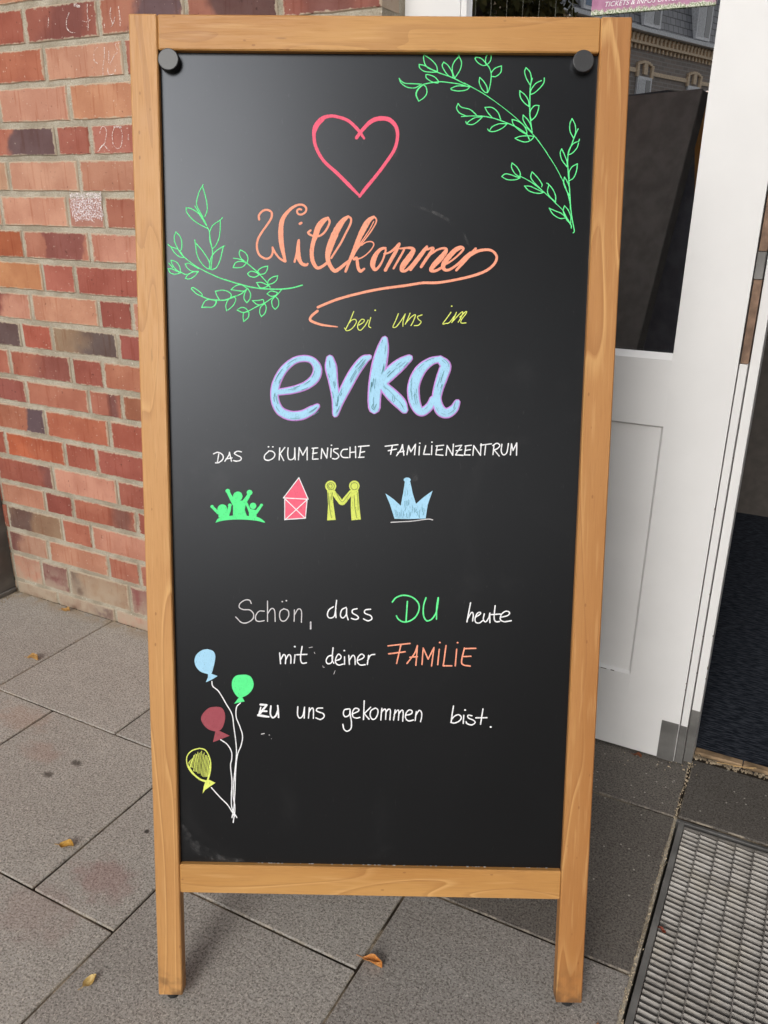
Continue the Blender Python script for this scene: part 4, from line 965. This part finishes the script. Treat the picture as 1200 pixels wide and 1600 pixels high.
# right branch
R1 = (610, 70, 6.667); R2 = (690, 90, 6.667); R3 = (770, 170, 7.5)
d = Draw(on_panel, panel3, .12)
for s_ in [
 [(390,240),(500,290),(640,340),(780,410)], [(350,410),(430,395),(520,385),(620,395),(720,410),(820,440)],
 [(360,90),(345,130),(360,200),(400,245),(490,280)], [(490,280),(480,220),(430,160),(362,112)],
 [(300,205),(305,240),(350,275),(420,285),(480,285)], [(480,283),(400,240),(350,215),(300,205)],
 [(555,180),(540,220),(570,280),(610,325),(655,345)], [(655,345),(640,280),(600,215),(555,180)],
 [(700,95),(715,120),(670,170),(645,230),(650,290),(670,345)], [(670,345),(690,320),(730,250),(740,180),(715,120)],
 [(325,410),(230,405),(150,400),(105,370),(92,350)], [(92,350),(110,395),(170,440),(250,450),(310,420)],
 [(340,415,2),(290,460,2.4),(268,520,2.2),(295,588,1.6)], [(295,588),(350,550),(380,500),(370,440),(340,415)],
 [(370,310),(375,345),(430,385),(490,400)], [(495,398),(500,380),(460,335),(400,312),(370,310)],
 [(630,455),(690,430),(770,430),(830,435)], [(830,437),(790,470),(710,482),(640,470),(630,455)],
 [(1000,200,2),(1030,240),(1050,300),(1045,380),(1030,460),(1010,500)],
 [(885,145),(890,130),(940,140),(985,180),(1000,210)], [(1000,212),(960,215),(910,185),(880,145)],
 [(1045,80),(1005,110),(990,170),(1005,210)], [(1005,210),(1040,170),(1050,120),(1045,80)],
 [(1155,220),(1090,245),(1050,290)], [(1055,330),(1100,330),(1150,285),(1158,220)],
 [(930,340),(925,390),(950,455),(985,495),(1010,497)], [(1010,495),(1005,440),(970,380),(930,340)],
 [(705,612),(690,660),(720,710),(790,742)], [(705,612),(740,650),(830,675),(895,730)],
 [(740,748),(850,742),(960,745),(1070,765),(1150,790)], [(785,800),(800,825),(860,830),(920,790),(960,750)], [(955,752),(880,760),(815,800),(795,825)],
 [(985,652),(1010,700),(1060,760)], [(985,652),(1060,655),(1120,705),(1150,780)]]: d.stroke(R1, 1.6, s_)
for s_ in [
 [(235,265,1.4),(300,300,1.3),(450,385,1.2),(600,490,1.1),(740,600,1.1),(850,700,1.1),(960,810,1.1),(1100,995,1.1)],
 [(600,650),(690,685),(780,725),(850,770),(890,800)], [(480,745),(500,768),(560,768),(640,730),(680,690)], [(680,690),(600,690),(530,720),(500,760)],
 [(735,645),(745,690),(800,750),(885,800)], [(885,800),(885,760),(850,700),(790,660),(735,645)], [(850,598),(850,650),(890,720),(945,780)], [(945,780),(930,710),(900,650),(850,598)],
 [(765,840),(820,820),(900,815),(965,820)], [(965,820),(930,860),(870,880),(800,860),(765,840)], [(945,215),(925,300),(920,390),(920,500),(918,590),(930,680),(945,780)],
 [(880,105),(865,150),(885,220),(925,290)], [(925,290),(935,220),(920,150),(880,105)], [(1040,240),(980,270),(930,340),(925,385)], [(925,385),(970,365),(1030,310),(1065,260),(1070,212)],
 [(815,345),(820,410),(860,470),(910,510)], [(910,510),(905,450),(870,390),(815,345)], [(1015,500),(970,500),(930,545),(920,600),(935,655)], [(935,655),(980,610),(1005,550),(1015,500)], [(895,810),(915,855)]]: d.stroke(R2, 1.6, s_)
for s_ in [
 [(505,335,1.1),(560,410,1.1),(640,530,1.1),(730,670,1.1),(800,800,1.2),(850,910,1.3),(900,1060,1.4)],
 [(1000,235),(965,310),(920,430),(885,530),(878,640),(885,760),(895,900),(905,1040),(915,1180),(935,1320),(955,1430),(940,1455)],
 [(930,115),(905,170),(905,260),(945,345)], [(945,345),(970,280),(965,190),(930,115)], [(1015,355),(1005,380),(940,410),(895,480),(880,540)], [(880,540),(930,520),(985,460),(1005,400)],
 [(808,470),(790,520),(810,600),(870,680)], [(870,680),(870,620),(840,540),(808,470)], [(990,645),(930,680),(895,740),(895,820)], [(900,840),(945,810),(980,730),(992,645)],
 [(840,800),(830,870),(860,950),(900,1020)], [(900,1020),(900,930),(870,850),(840,800)], [(880,1000),(905,1100),(910,1180)],
 [(320,790,1.2),(400,830,1.2),(480,880,1.6),(580,960,1.4),(680,1050,1.4),(740,1110,1.2),(820,1190,1.3),(860,1270,2),(915,1360,2),(920,1400,1.6)],
 [(225,635),(220,690),(260,760),(315,800)], [(318,798),(320,750),(280,680),(225,635)], [(105,795),(140,765),(200,770),(270,795),(320,810)], [(320,810),(260,832),(170,830),(105,795)],
 [(460,740),(445,800),(480,860),(570,950)], [(460,740),(520,800),(575,880),(572,915)], [(370,905),(440,910),(520,945),(595,980)], [(595,980),(530,992),(430,965),(370,905)],
 [(630,870),(655,890),(640,960),(660,1020),(735,1095)], [(735,1095),(735,1020),(700,940),(655,885)], [(660,1165),(740,1200),(800,1225),(855,1275)], [(855,1278),(790,1285),(710,1240),(660,1165)],
 [(840,1135),(825,1200),(860,1290),(910,1350)], [(910,1350),(915,1270),(885,1190),(840,1135)]]: d.stroke(R3, 1.6, s_)
d.build('drawn_branch', MK['green'], pn, 'green drawn leafy branch in the top right corner')
L1 = (255, 280, 10); L2 = (255, 355, 10); L3 = (350, 380, 9.23)
d = Draw(on_panel, panel3, .12)
for s_ in [
 [(625,85),(560,210),(525,340),(530,420),(570,500),(620,590)], [(615,110),(650,230),(685,380),(685,500),(650,590)], [(495,420),(540,490),(580,560)],
 [(360,445),(430,460),(520,510),(600,590),(680,720)], [(360,445),(370,520),(450,620),(560,700),(695,770)], [(550,530,1.6),(615,610,3.4),(680,725,2.2)],
 [(690,750),(725,830),(735,960,2.4),(770,1090)], [(925,600),(890,640),(780,720),(735,800),(725,850)], [(892,640),(890,800),(870,930),(820,1040),(770,1090)]]: d.stroke(L1, 1.6, s_)
for s_ in [
 [(200,75),(175,150),(185,240),(230,340)], [(270,365),(290,330),(290,220),(260,140),(200,75)], [(75,270),(120,310),(180,400),(260,465),(320,475)], [(120,305),(230,345)],
 [(230,340,1.6),(275,400,2.6),(320,460,2),(400,525,1.6),(500,600,1.6),(600,660,1.6),(740,730,1.7),(900,800,1.8),(1060,850,1.9)],
 [(495,200),(510,300),(530,430),(590,550),(680,640),(750,655)], [(500,240),(600,350),(690,480),(725,560),(725,650)], [(965,290),(870,340),(790,410),(740,500),(720,640)], [(940,295),(910,430),(880,540),(830,630),(770,662),(740,655)], [(770,340),(770,430),(755,560),(745,660)],
 [(120,515),(200,540),(255,610),(270,700)], [(120,515),(140,580),(200,660),(265,710)], [(75,650),(130,650),(200,680),(265,705)], [(75,650),(110,710),(180,735),(270,715)], [(90,565),(150,630)], [(270,700,2),(340,735),(400,735)],
 [(345,575),(400,565),(470,600),(555,650)], [(345,575),(380,640),(460,690),(545,690)], [(550,695),(470,700),(390,740),(345,800)], [(345,800),(410,810),(490,765),(545,700)],
 [(440,965),(460,940),(540,985),(610,1050),(600,1080)], [(600,1080),(520,1040),(440,965)], [(600,1080),(700,1120),(800,1135),(950,1140,2),(1050,1110,2.4),(1130,1075,2)],
 [(600,1255),(650,1160),(720,1130),(830,1150)], [(830,1150,2.4),(820,1200,2.2),(760,1250),(660,1250),(600,1255)], [(815,1000),(840,1070),(880,1135)], [(815,1000),(930,985),(1020,1010),(1065,1060),(1040,1120)],
 [(990,1305),(980,1220),(1020,1130),(1100,1080)], [(1100,1080),(1135,1120),(1110,1200),(1050,1265),(1010,1295)]]: d.stroke(L2, 1.6, s_)
for s_ in [
 [(20,526,1.9),(120,560,2),(260,600,2),(400,635,2),(540,655,2),(700,662,2),(830,662,2),(980,645,2),(1130,605,2)],
 [(235,95),(220,150),(250,220),(330,285)], [(235,95),(310,140),(345,210),(335,280)], [(135,215),(240,235),(320,280),(400,345),(480,415),(570,510),(630,580),(665,635)],
 [(130,350),(170,280),(250,262),(325,285)], [(325,285),(270,340),(200,355),(130,350)], [(340,440),(390,405),(470,425),(505,460)], [(505,460),(440,490),(370,475),(340,440)],
 [(630,330),(550,350),(490,400),(520,450)], [(520,450),(580,440),(620,390),(630,330)], [(775,470),(700,490),(640,540),(630,590)], [(630,595),(700,580),(760,530),(775,470)], [(470,570),(530,565),(600,590),(640,615)], [(640,615),(580,640),(520,640),(470,570)],
 [(100,670),(170,615),(250,600),(330,650)], [(330,660),(290,690),(200,685),(100,670)], [(340,650),(300,720),(290,800),(330,860)], [(330,860),(375,800),(380,720),(340,650)], [(330,660),(240,735),(120,780)],
 [(620,730),(680,690),(770,710)], [(770,715),(750,750),(680,765),(620,730)], [(830,670),(760,750),(680,800),(590,860),(480,910),(370,970),(290,1000)],
 [(740,765),(690,830),(700,910),(740,955)], [(740,955),(785,900),(785,820),(740,765)], [(410,830),(500,825),(565,815),(575,870)], [(575,872),(520,890),(470,880),(410,830)],
 [(590,870),(530,920),(515,1000),(540,1060)], [(540,1060),(590,1010),(610,930),(590,870)], [(190,965),(270,1000),(340,990)], [(205,950),(260,925),(320,945),(360,1000)], [(360,1000),(350,1070),(285,1130)], [(285,1130),(275,1070),(280,1010)]]: d.stroke(L3, 1.6, s_)
d.build('drawn_branch', MK['green'], pn, 'green drawn leafy branch at the left edge')

# chalk scribbles on the bricks
CHK = marker('worn white chalk on brick', (.80, .74, .70, 1), .0)
g = G('worn chalk'); p = g.geo()
tb = g.n('ShaderNodeBsdfTransparent'); mx = g.n('ShaderNodeMixShader')
g.b.inputs['Base Color'].default_value = (.84, .76, .72, 1); g.b.inputs['Roughness'].default_value = .9
g.l(g.ramp(g.noise(p, 520, 3, .6), .46, .56), mx.inputs[0]); g.l(tb.outputs[0], mx.inputs[1]); g.l(g.b.outputs[0], mx.inputs[2]); g.l(mx.outputs[0], g.out.inputs['Surface'])
CHK = g.m
A1 = (0, 0, 5); A2 = (0, 160, 5)
d = Draw(on_wall, wall3, .3)
for s_ in [[(540,100),(520,160),(525,220),(550,250),(585,255)], [(683,30),(683,100),(690,180),(690,235)], [(645,165),(680,170),(705,155)],
 [(590,40,5),(615,50,6)], [(865,60,1.6),(860,120),(880,190),(865,210)], [(900,130),(885,185)], [(925,50),(935,120),(940,200,1.6)], [(815,215),(815,180)],
 [(760,370),(735,410),(735,470),(760,495)], [(815,365),(815,440),(805,520),(805,590)], [(850,400),(850,500)], [(890,345),(935,335)], [(900,350),(920,400),(890,440),(860,500)], [(900,520),(895,570),(850,580),(840,530)], [(380,140),(375,210)]]: d.stroke(A1, 1.1, s_)
for s_ in [[(780,240),(790,200),(815,190),(832,230),(820,310),(800,340),(765,385)], [(765,385,1.8),(805,335,1.6),(850,375,1.6)],
 [(905,185),(880,230),(880,310),(905,355),(940,350),(955,280),(945,210),(910,185)], [(890,190,2.6),(945,195,2.4)], [(1003,250,1.5),(1003,290,1.5)]]: d.stroke(A2, 1.1, s_)
d.build('chalk_scribble', CHK, wall, 'white chalk figures 20 and 13 scribbled on the bricks')
d = Draw(on_wall, wall3, .1)
A3 = (0, 300, 5)
d.fill(A3, [(545,18),(600,6),(660,14),(720,4),(785,12),(796,50),(790,95),(800,150),(812,185),(780,210),(735,205),(690,225),(640,215),(590,232),(578,190),(560,150),(548,100),(552,60)], 0, False)
for i in range(16): d.stroke(A3, 1.0 + (i % 4) * .4, [(545 + i * 16, 0 + (i % 3) * 8), (560 + i * 15, 100), (570 + i * 15, 195 + (i * 7) % 40)], .0002)
g2 = G('dense chalk'); p = g2.geo(); tb = g2.n('ShaderNodeBsdfTransparent'); mx = g2.n('ShaderNodeMixShader')
g2.b.inputs['Base Color'].default_value = (.84, .76, .77, 1); g2.b.inputs['Roughness'].default_value = .9
g2.l(g2.ramp(g2.noise(p, 400, 3, .7), .50, .56), mx.inputs[0]); g2.l(tb.outputs[0], mx.inputs[1]); g2.l(g2.b.outputs[0], mx.inputs[2]); g2.l(mx.outputs[0], g2.out.inputs['Surface'])
d.build('chalk_scribble', g2.m, wall, 'white chalk rubbed over one header brick')

# ------------------------------------------------------------------ fallen leaves and litter
def leafmat(name, a, b):
    g = G(name); p = g.objc(); c = g.mix(g.ramp(g.noise(p, 160, 3), .35, .65), lin(*a), lin(*b))
    c = g.mix(g.ramp(g.noise(p, 420, 2), .62, .7, 0, .7), c, lin(96, 58, 26)); return g.done(c, .55, g.bump(g.noise(p, 300, 3), .5, .001), .4)
LM = [leafmat('yellow brown leaf', (170, 126, 66), (196, 156, 100)), leafmat('ochre leaf', (176, 130, 48), (200, 158, 80)), leafmat('pale leaf', (206, 180, 120), (182, 150, 84)),
      leafmat('orange leaf', (190, 118, 50), (212, 152, 92)), leafmat('rust leaf', (112, 66, 44), (134, 82, 56)), leafmat('dull red leaf', (104, 44, 30), (130, 62, 40))]
def leaf(x, y, L, Wd, rot, curl, mat, label, z=0, seed=1):
    rr = random.Random(seed); nu, nv = 9, 6; vs, fs = [], []
    kq = 1.0 if y > 1.2 else 1.05; L *= kq; Wd *= kq
    for i in range(nu + 1):
        t = i / nu; w = Wd * math.sin(math.pi * min(1, t * 1.02 + .02)) ** .75 * (1 - .25 * t) + .0004
        for j in range(nv + 1):
            s_ = j / nv * 2 - 1; lx = (t - .5) * L; ly = s_ * w * (1 - .25 * curl * abs(s_)) + rr.uniform(-.0004, .0004)
            lz = curl * .011 * (s_ * s_) * (.5 + t) * (L / .03) * .8 + .0025 * math.sin(t * 7 + seed) * curl + .0012 + rr.uniform(0, .0007)
            if s_ > .3: lz += curl * .003 * t; ly -= curl * .002
            vs.append((lx, ly, lz))
    for i in range(nu):
        for j in range(nv): a = i * (nv + 1) + j; fs.append((a, a + 1, a + nv + 2, a + nv + 1))
    top_ = len(vs); vs += [(a, b, c + .00025) for a, b, c in vs]; fs += [tuple(q + top_ for q in f)[::-1] for f in fs]
    o = thing('fallen_leaf', label, 'leaf', (x, y, z), 'fallen leaves on the ground')
    mw = Matrix.Translation((x, y, z + .0004)) @ Matrix.Rotation(rot, 4, 'Z')
    link('blade', mesh('blade', vs, fs, True), mat, o, mw)
    sv, sf = box(-L * .5 - L * .35, -L * .5 + .002, -.0004, .0004, .0008, .0016); link('stalk', mesh('stalk', sv, sf), mat, o, mw)
leaf(-1.825, 1.487, .030, .008, R(10), .9, LM[0], 'small curled brown leaf nearest the foot of the brick wall', seed=2)
leaf(-1.691, 1.254, .034, .009, R(8), 1.1, LM[0], 'small curled tan leaf beside the far left paving joint', seed=5)
leaf(-1.091, .815, .027, .0125, R(20), .55, LM[1], 'ochre yellow leaf left of the sign, beside a dark joint', seed=3)
leaf(-.834, .624, .022, .010, R(75), .5, LM[2], 'pale dry leaf in front of the left leg of the sign', seed=8)
leaf(-.461, .862, .034, .0095, R(-2), .9, LM[3], 'crumpled orange leaf between the two front legs of the sign', seed=11)
leaf(-.196, 1.600, .018, .006, R(-10), .9, LM[4], 'tiny rust brown leaf at the bottom edge of the white door', seed=4)
leaf(-.062, 1.149, .015, .004, R(-30), .6, LM[5], 'tiny dark red leaf lying on the steel grating', z=-.003, seed=6)
leaf(-.114, .915, .020, .005, R(100), .6, LM[3], 'orange leaf tip at the bottom edge near the grating frame', seed=9)
stw = MB()
for (x0, y0, x1, y1) in ((-.038, 1.655, .035, 1.6625), (-.005, 1.658, .04, 1.668)):
    a = Vector((x0, y0, .004)); b = Vector((x1, y1, .009)); d_ = (b - a).normalized(); n_ = Vector((-d_.y, d_.x, 0)) * .0009
    stw.add(([a - n_, a + n_, b + n_, b - n_] + [q + Vector((0, 0, .0009)) for q in (a - n_, a + n_, b + n_, b - n_)], [(3, 2, 1, 0), (4, 5, 6, 7), (0, 1, 5, 4), (1, 2, 6, 5), (2, 3, 7, 6), (3, 0, 4, 7)]))
so_ = stw.build('straw', plain('straw', lin(206, 170, 120), .6)); tag(so_, 'pale splintered straw lying against the door threshold', 'straw')
cr = MB(); rr = random.Random(3)
def crumb(x, y, s): 
    a = rr.random() * 3; cr.prism([(math.cos(a + k * 1.26) * s * rr.uniform(.7, 1.4), math.sin(a + k * 1.26) * s * rr.uniform(.6, 1)) for k in range(5)], lambda p: (x + p[0], y + p[1], -.002), lambda p: (x + p[0] * .7, y + p[1] * .7, .0006 + s * .5))
for i in range(420): crumb(-.0885 + rr.gauss(0, .0022), rr.uniform(.6, 1.65), rr.uniform(.0005, .0014))
for i in range(18): crumb(rr.uniform(-.13, -.07), rr.uniform(1.585, 1.66), rr.uniform(.001, .003))
for i in range(130): crumb(rr.uniform(-2.06, -.82), 1.511 - abs(rr.gauss(0, .006)), rr.uniform(.0008, .0022))
for i in range(50): crumb(-2.055 + abs(rr.gauss(0, .012)), rr.uniform(1.43, 1.51), rr.uniform(.001, .0026))
for i in range(12): crumb(rr.uniform(-.25, -.1), rr.uniform(1.55, 1.605), rr.uniform(.0008, .0018))
cro = cr.build('grit', plain('pale grit', lin(164, 150, 128), .95, .2, 0, .4, 400, .4)); tag(cro, 'pale mortar grit gathered in the joints and along the wall', 'grit', kind='stuff')

# ------------------------------------------------------------------ across the street (seen in the door glass)
FD = Vector((.32, -.947, 0)).normalized(); FNn = Vector((.947, .32, 0)).normalized()
FO = Vector((-4.64, -18.7, 0))
def FP(s, z, n=0): return FO + FD * s + FNn * n + Vector((0, 0, z))
fb = thing('terraced_house', 'long dark brick terraced house with ochre bands and slate mansard across the street', 'house', FP(6, 0))
g = G('dark street brick'); p = g.attr('grain', 'GEOMETRY').outputs['Vector']
bt = g.n('ShaderNodeTexBrick'); g.l(p, bt.inputs['Vector']); bt.inputs['Scale'].default_value = 1; bt.inputs['Brick Width'].default_value = .26; bt.inputs['Row Height'].default_value = .085; bt.inputs['Mortar Size'].default_value = .012
bt.inputs['Color1'].default_value = (.36, .29, .245, 1); bt.inputs['Color2'].default_value = (.28, .235, .205, 1); bt.inputs['Mortar'].default_value = (.38, .35, .31, 1)
M_FB = g.done(bt.outputs['Color'], .85)
g = G('slate'); p = g.attr('grain', 'GEOMETRY').outputs['Vector']
bt = g.n('ShaderNodeTexBrick'); g.l(p, bt.inputs['Vector']); bt.inputs['Scale'].default_value = 1; bt.inputs['Brick Width'].default_value = .22; bt.inputs['Row Height'].default_value = .16; bt.inputs['Mortar Size'].default_value = .012
bt.inputs['Color1'].default_value = (.30, .30, .31, 1); bt.inputs['Color2'].default_value = (.23, .23, .24, 1); bt.inputs['Mortar'].default_value = (.05, .05, .055, 1)
M_SLATE = g.done(bt.outputs['Color'], .6)
M_OCHRE = plain('ochre clinker band', (.85, .66, .45, 1), .8); M_LIGHT = plain('pale cornice', (.75, .76, .76, 1), .6); M_WF = plain('white window frame', (.8, .8, .8, 1), .5)
M_BLUE = plain('blue tinted pane', (.07, .17, .30, 1), .3, .6); M_CURT = plain('white curtain', (.75, .75, .74, 1), .8)
def fbox(name, s0, s1, z0, z1, n0, n1, mat, parent=fb, off=0.):
    vs, fs = box(s0, s1, z0, z1, n0, n1)
    pts = [FP(a, b, c + off) for a, b, c in vs]
    o = wobj(name, pts, fs, mat, parent)
    at = o.data.attributes.new('grain', 'FLOAT_VECTOR', 'POINT')
    for i, q in enumerate(vs): at.data[i].vector = q
    return o
S0, S1 = -9, 26
fbox('wall', S0, S1, 0, 4.66, -9, 0, M_FB)
fbox('cornice', S0, S1, 4.635, 4.72, -.1, .22, M_LIGHT)
pts = [FP(S0, 4.72, .05), FP(S1, 4.72, .05), FP(S1, 7.6, -.55), FP(S0, 7.6, -.55), FP(S0, 8.8, -4.5), FP(S1, 8.8, -4.5), FP(S0, 4.72, -9), FP(S1, 4.72, -9)]
ro = wobj('roof', pts, [(0, 1, 2, 3), (3, 2, 5, 4), (4, 5, 7, 6), (0, 3, 4, 6), (1, 7, 5, 2)], M_SLATE, fb)
at = ro.data.attributes.new('grain', 'FLOAT_VECTOR', 'POINT')
for i, q in enumerate([(S0, 4.7, 0), (S1, 4.7, 0), (S1, 7.7, 0), (S0, 7.7, 0), (S0, 12, 0), (S1, 12, 0), (S0, 0, 0), (S1, 0, 0)]): at.data[i].vector = q
BF = box(0, 1, 0, 1, 0, 1)[1]
cb = MB(); s_ = S0
while s_ < S1 - .3:
    cb.add(([FP(a, b, c) for a, b, c in box(s_, s_ + .075, 4.46, 4.60, .0, .09)[0]], BF)).add(([FP(a, b, c) for a, b, c in box(s_ + .09, s_ + .165, 4.56, 4.63, .0, .07)[0]], BF))
    cb.add(([FP(a, b, c) for a, b, c in box(s_ + .02, s_ + .09, 4.31, 4.40, .0, .045)[0]], BF)); s_ += .18
tag(cb.build('corbel_table', M_OCHRE, fb), kind='stuff')
fbox('string_course', S0, S1, 4.405, 4.455, 0, .10, M_OCHRE)
k = -3
while k < 10:
    s_ = 2.4 * k - .12
    fbox('band', s_ + .37, s_ + 2.4 - .37, 3.835, 3.92, 0, .03, M_OCHRE)
    f = fbox('window', s_ - .32, s_ + .32, 2.0, 3.78, .004, .05, M_WF)
    fbox('pane', s_ - .26, s_ + .0, 2.08, 3.72, .051, .056, M_CURT, f); fbox('pane', s_ + .05, s_ + .26, 2.08, 3.72, .051, .056, M_PANE, f)
    ar = MB()
    for a, b, z0 in ((-.37, -.27, 3.76), (-.07, .09, 3.83), (.27, .37, 3.76)): ar.add(([FP(s_ + p, q, r) for p, q, r in box(a, b, z0, 4.05 if a > -.2 and a < .2 else 4.0, .0, .05)[0]], BF))
    for j in range(8):
        a = -.37 + j * .0925; zc = 4.10 - ((a + .046) / .37) ** 2 * .09
        ar.add(([FP(s_ + p, q, r) for p, q, r in box(a, a + .0925, zc - .05, zc, .0, .055)[0]], BF))
    ar.build('window_arch', M_OCHRE, fb)
    dw = fbox('dormer_window', s_ - .37, s_ + .37, 4.79, 6.5, -.35, .10, M_WF)
    fbox('pane', s_ - .30, s_ - .02, 4.86, 6.4, .101, .106, M_BLUE if k < 0 else M_CURT, dw); fbox('pane', s_ + .04, s_ + .30, 4.86, 6.4, .101, .106, M_BLUE if k < 0 else M_PANE, dw)
    k += 1

# black van added out of view to darken the reflection in the door glass
vc = Vector((-1.31, -3.75, 0)); v1 = Vector((-.84, -.54, 0)).normalized(); v2 = Vector((.54, -.84, 0)).normalized()
van = thing('added_van', 'black panel van added behind the viewer to darken the door glass reflection', 'van', vc + v1 * 2.4 + v2 * .95)
def VP_(s, t, z): return vc + v1 * s + v2 * t + Vector((0, 0, z))
def vmb(name, prof, t0, t1, mat, parent=van):
    n = len(prof); vs = [VP_(s, t0, z) for s, z in prof] + [VP_(s, t1, z) for s, z in prof]
    return wobj(name, vs, [tuple(range(n)), tuple(range(n, 2 * n))[::-1]] + [(i, n + i, n + (i + 1) % n, (i + 1) % n) for i in range(n)], mat, parent)
M_VAN = plain('black car paint', (.04, .04, .045, 1), .5, .2); M_VG = plain('dark car glass', (.03, .028, .026, 1), .3, .4)
body = vmb('body', [(0, .25), (0, 1.9), (3.6, 1.9), (3.75, 1.85), (4.35, 1.15), (4.85, .98), (4.95, .6), (4.93, .25)], 0, 1.85, M_VAN)
vmb('side_window', [(.25, 1.12), (.28, 1.68), (1.5, 1.68), (1.5, 1.12)], -.006, -.001, M_VG)
vmb('side_window', [(2.7, 1.12), (2.7, 1.68), (3.55, 1.68), (4.0, 1.12)], -.006, -.001, M_VG)
for s_, t_ in ((.85, -.02), (.85, 1.67), (3.95, -.02), (3.95, 1.67)):
    m = MB(); n = 20
    for t in (t_, t_ + .2): m.v += [VP_(s_ + .33 * math.cos(6.283 * i / n), t, .21 + .33 * math.sin(6.283 * i / n)) for i in range(n)]
    m.f = [(i, (i + 1) % n, n + (i + 1) % n, n + i) for i in range(n)] + [tuple(range(n))[::-1], tuple(range(n, 2 * n))]
    m.build('wheel', M_RUBBER, van)

# street trees
g = G('bark'); M_BARK = g.done(g.mix(g.noise(g.objc(), 9, 5), (.07, .055, .04, 1), (.15, .12, .09, 1)), .9, g.bump(g.noise(g.objc(), 20, 4), .6, .02))
def lmat(a, b):
    g = G('foliage'); r = g.noise(g.geo(), 1.3, 4); c = g.mix(g.ramp(r, .3, .7), a, b); c = g.mix(g.ramp(g.noise(g.geo(), 9, 2), .55, .7, 0, .6), c, (.17, .14, .03, 1)); return g.done(c, .6)
def tree(x, y, h, cz, rx, rz, n, label, seed, cols):
    rr = random.Random(seed); t = thing('street_tree', label, 'tree', (x, y, -.12))
    m = MB(); path = [(x, y, -.14, .17), (x + .05, y + .02, 1.5, .14), (x - .04, y + .05, cz - rz * .5, .11), (x, y, cz + rz * .3, .05)]
    def limb(path, n=9):
        b = len(m.v)
        for px, py, pz, r in path: m.v += [Vector((px + r * math.cos(6.283 * i / n), py + r * math.sin(6.283 * i / n), pz)) for i in range(n)]
        for k in range(len(path) - 1):
            for i in range(n): j = (i + 1) % n; m.f.append((b + k * n + i, b + k * n + j, b + k * n + n + j, b + k * n + n + i))
    limb(path); cl = []
    for i in range(26):
        a = rr.random() * 6.283; e_ = rr.uniform(-.9, 1.); q = rr.uniform(.35, .95)
        c = Vector((x + math.cos(a) * rx * q * math.cos(e_), y + math.sin(a) * rx * q * math.cos(e_), cz + rz * q * math.sin(e_))); cl.append((c, rr.uniform(.25, .48) * rx))
        b0 = Vector((x, y, cz - rz * .55 + rr.random() * rz * .5)); md = b0.lerp(c, .5) + Vector((0, 0, .15))
        limb([(*b0, .05), (*md, .03), (*c, .01)], 5)
    m.build('trunk', M_BARK, t)
    vs, fs = [], []
    for i in range(n):
        c, r = rr.choice(cl); d_ = Vector((rr.gauss(0, 1), rr.gauss(0, 1), rr.gauss(0, .8))).normalized() * r * rr.random() ** .4
        p_ = c + d_; u_ = Vector((rr.uniform(-1, 1), rr.uniform(-1, 1), rr.uniform(-1, 1))).normalized(); w_ = u_.cross(Vector((rr.uniform(-1, 1), rr.uniform(-1, 1), rr.uniform(-1, 1)))).normalized()
        L = rr.uniform(.07, .13); b = len(vs); vs += [p_ - u_ * L, p_ + w_ * L * .45, p_ + u_ * L, p_ - w_ * L * .45]; fs.append((b, b + 1, b + 2, b + 3))
    wobj('crown', vs, fs, lmat(*cols), t)
GR = ((.035, .06, .018, 1), (.075, .10, .03, 1))
tree(4.6, -6.2, 9, 5.2, 3.0, 2.9, 15000, 'broad dense street tree behind the viewer to the right', 1, GR)
tree(-5.6, -10.6, 7, 4.7, 1.9, 1.6, 9000, 'smaller yellowing street tree in front of the terraced house', 2, ((.07, .08, .02, 1), (.14, .12, .03, 1)))
tree(9.5, -4.5, 9, 5.4, 3.2, 3.0, 12000, 'street tree farthest to the right behind the viewer', 3, GR)
tree(6.0, -14.0, 10, 6.0, 3.4, 3.2, 10000, 'tall street tree on the far side of the road', 4, GR)
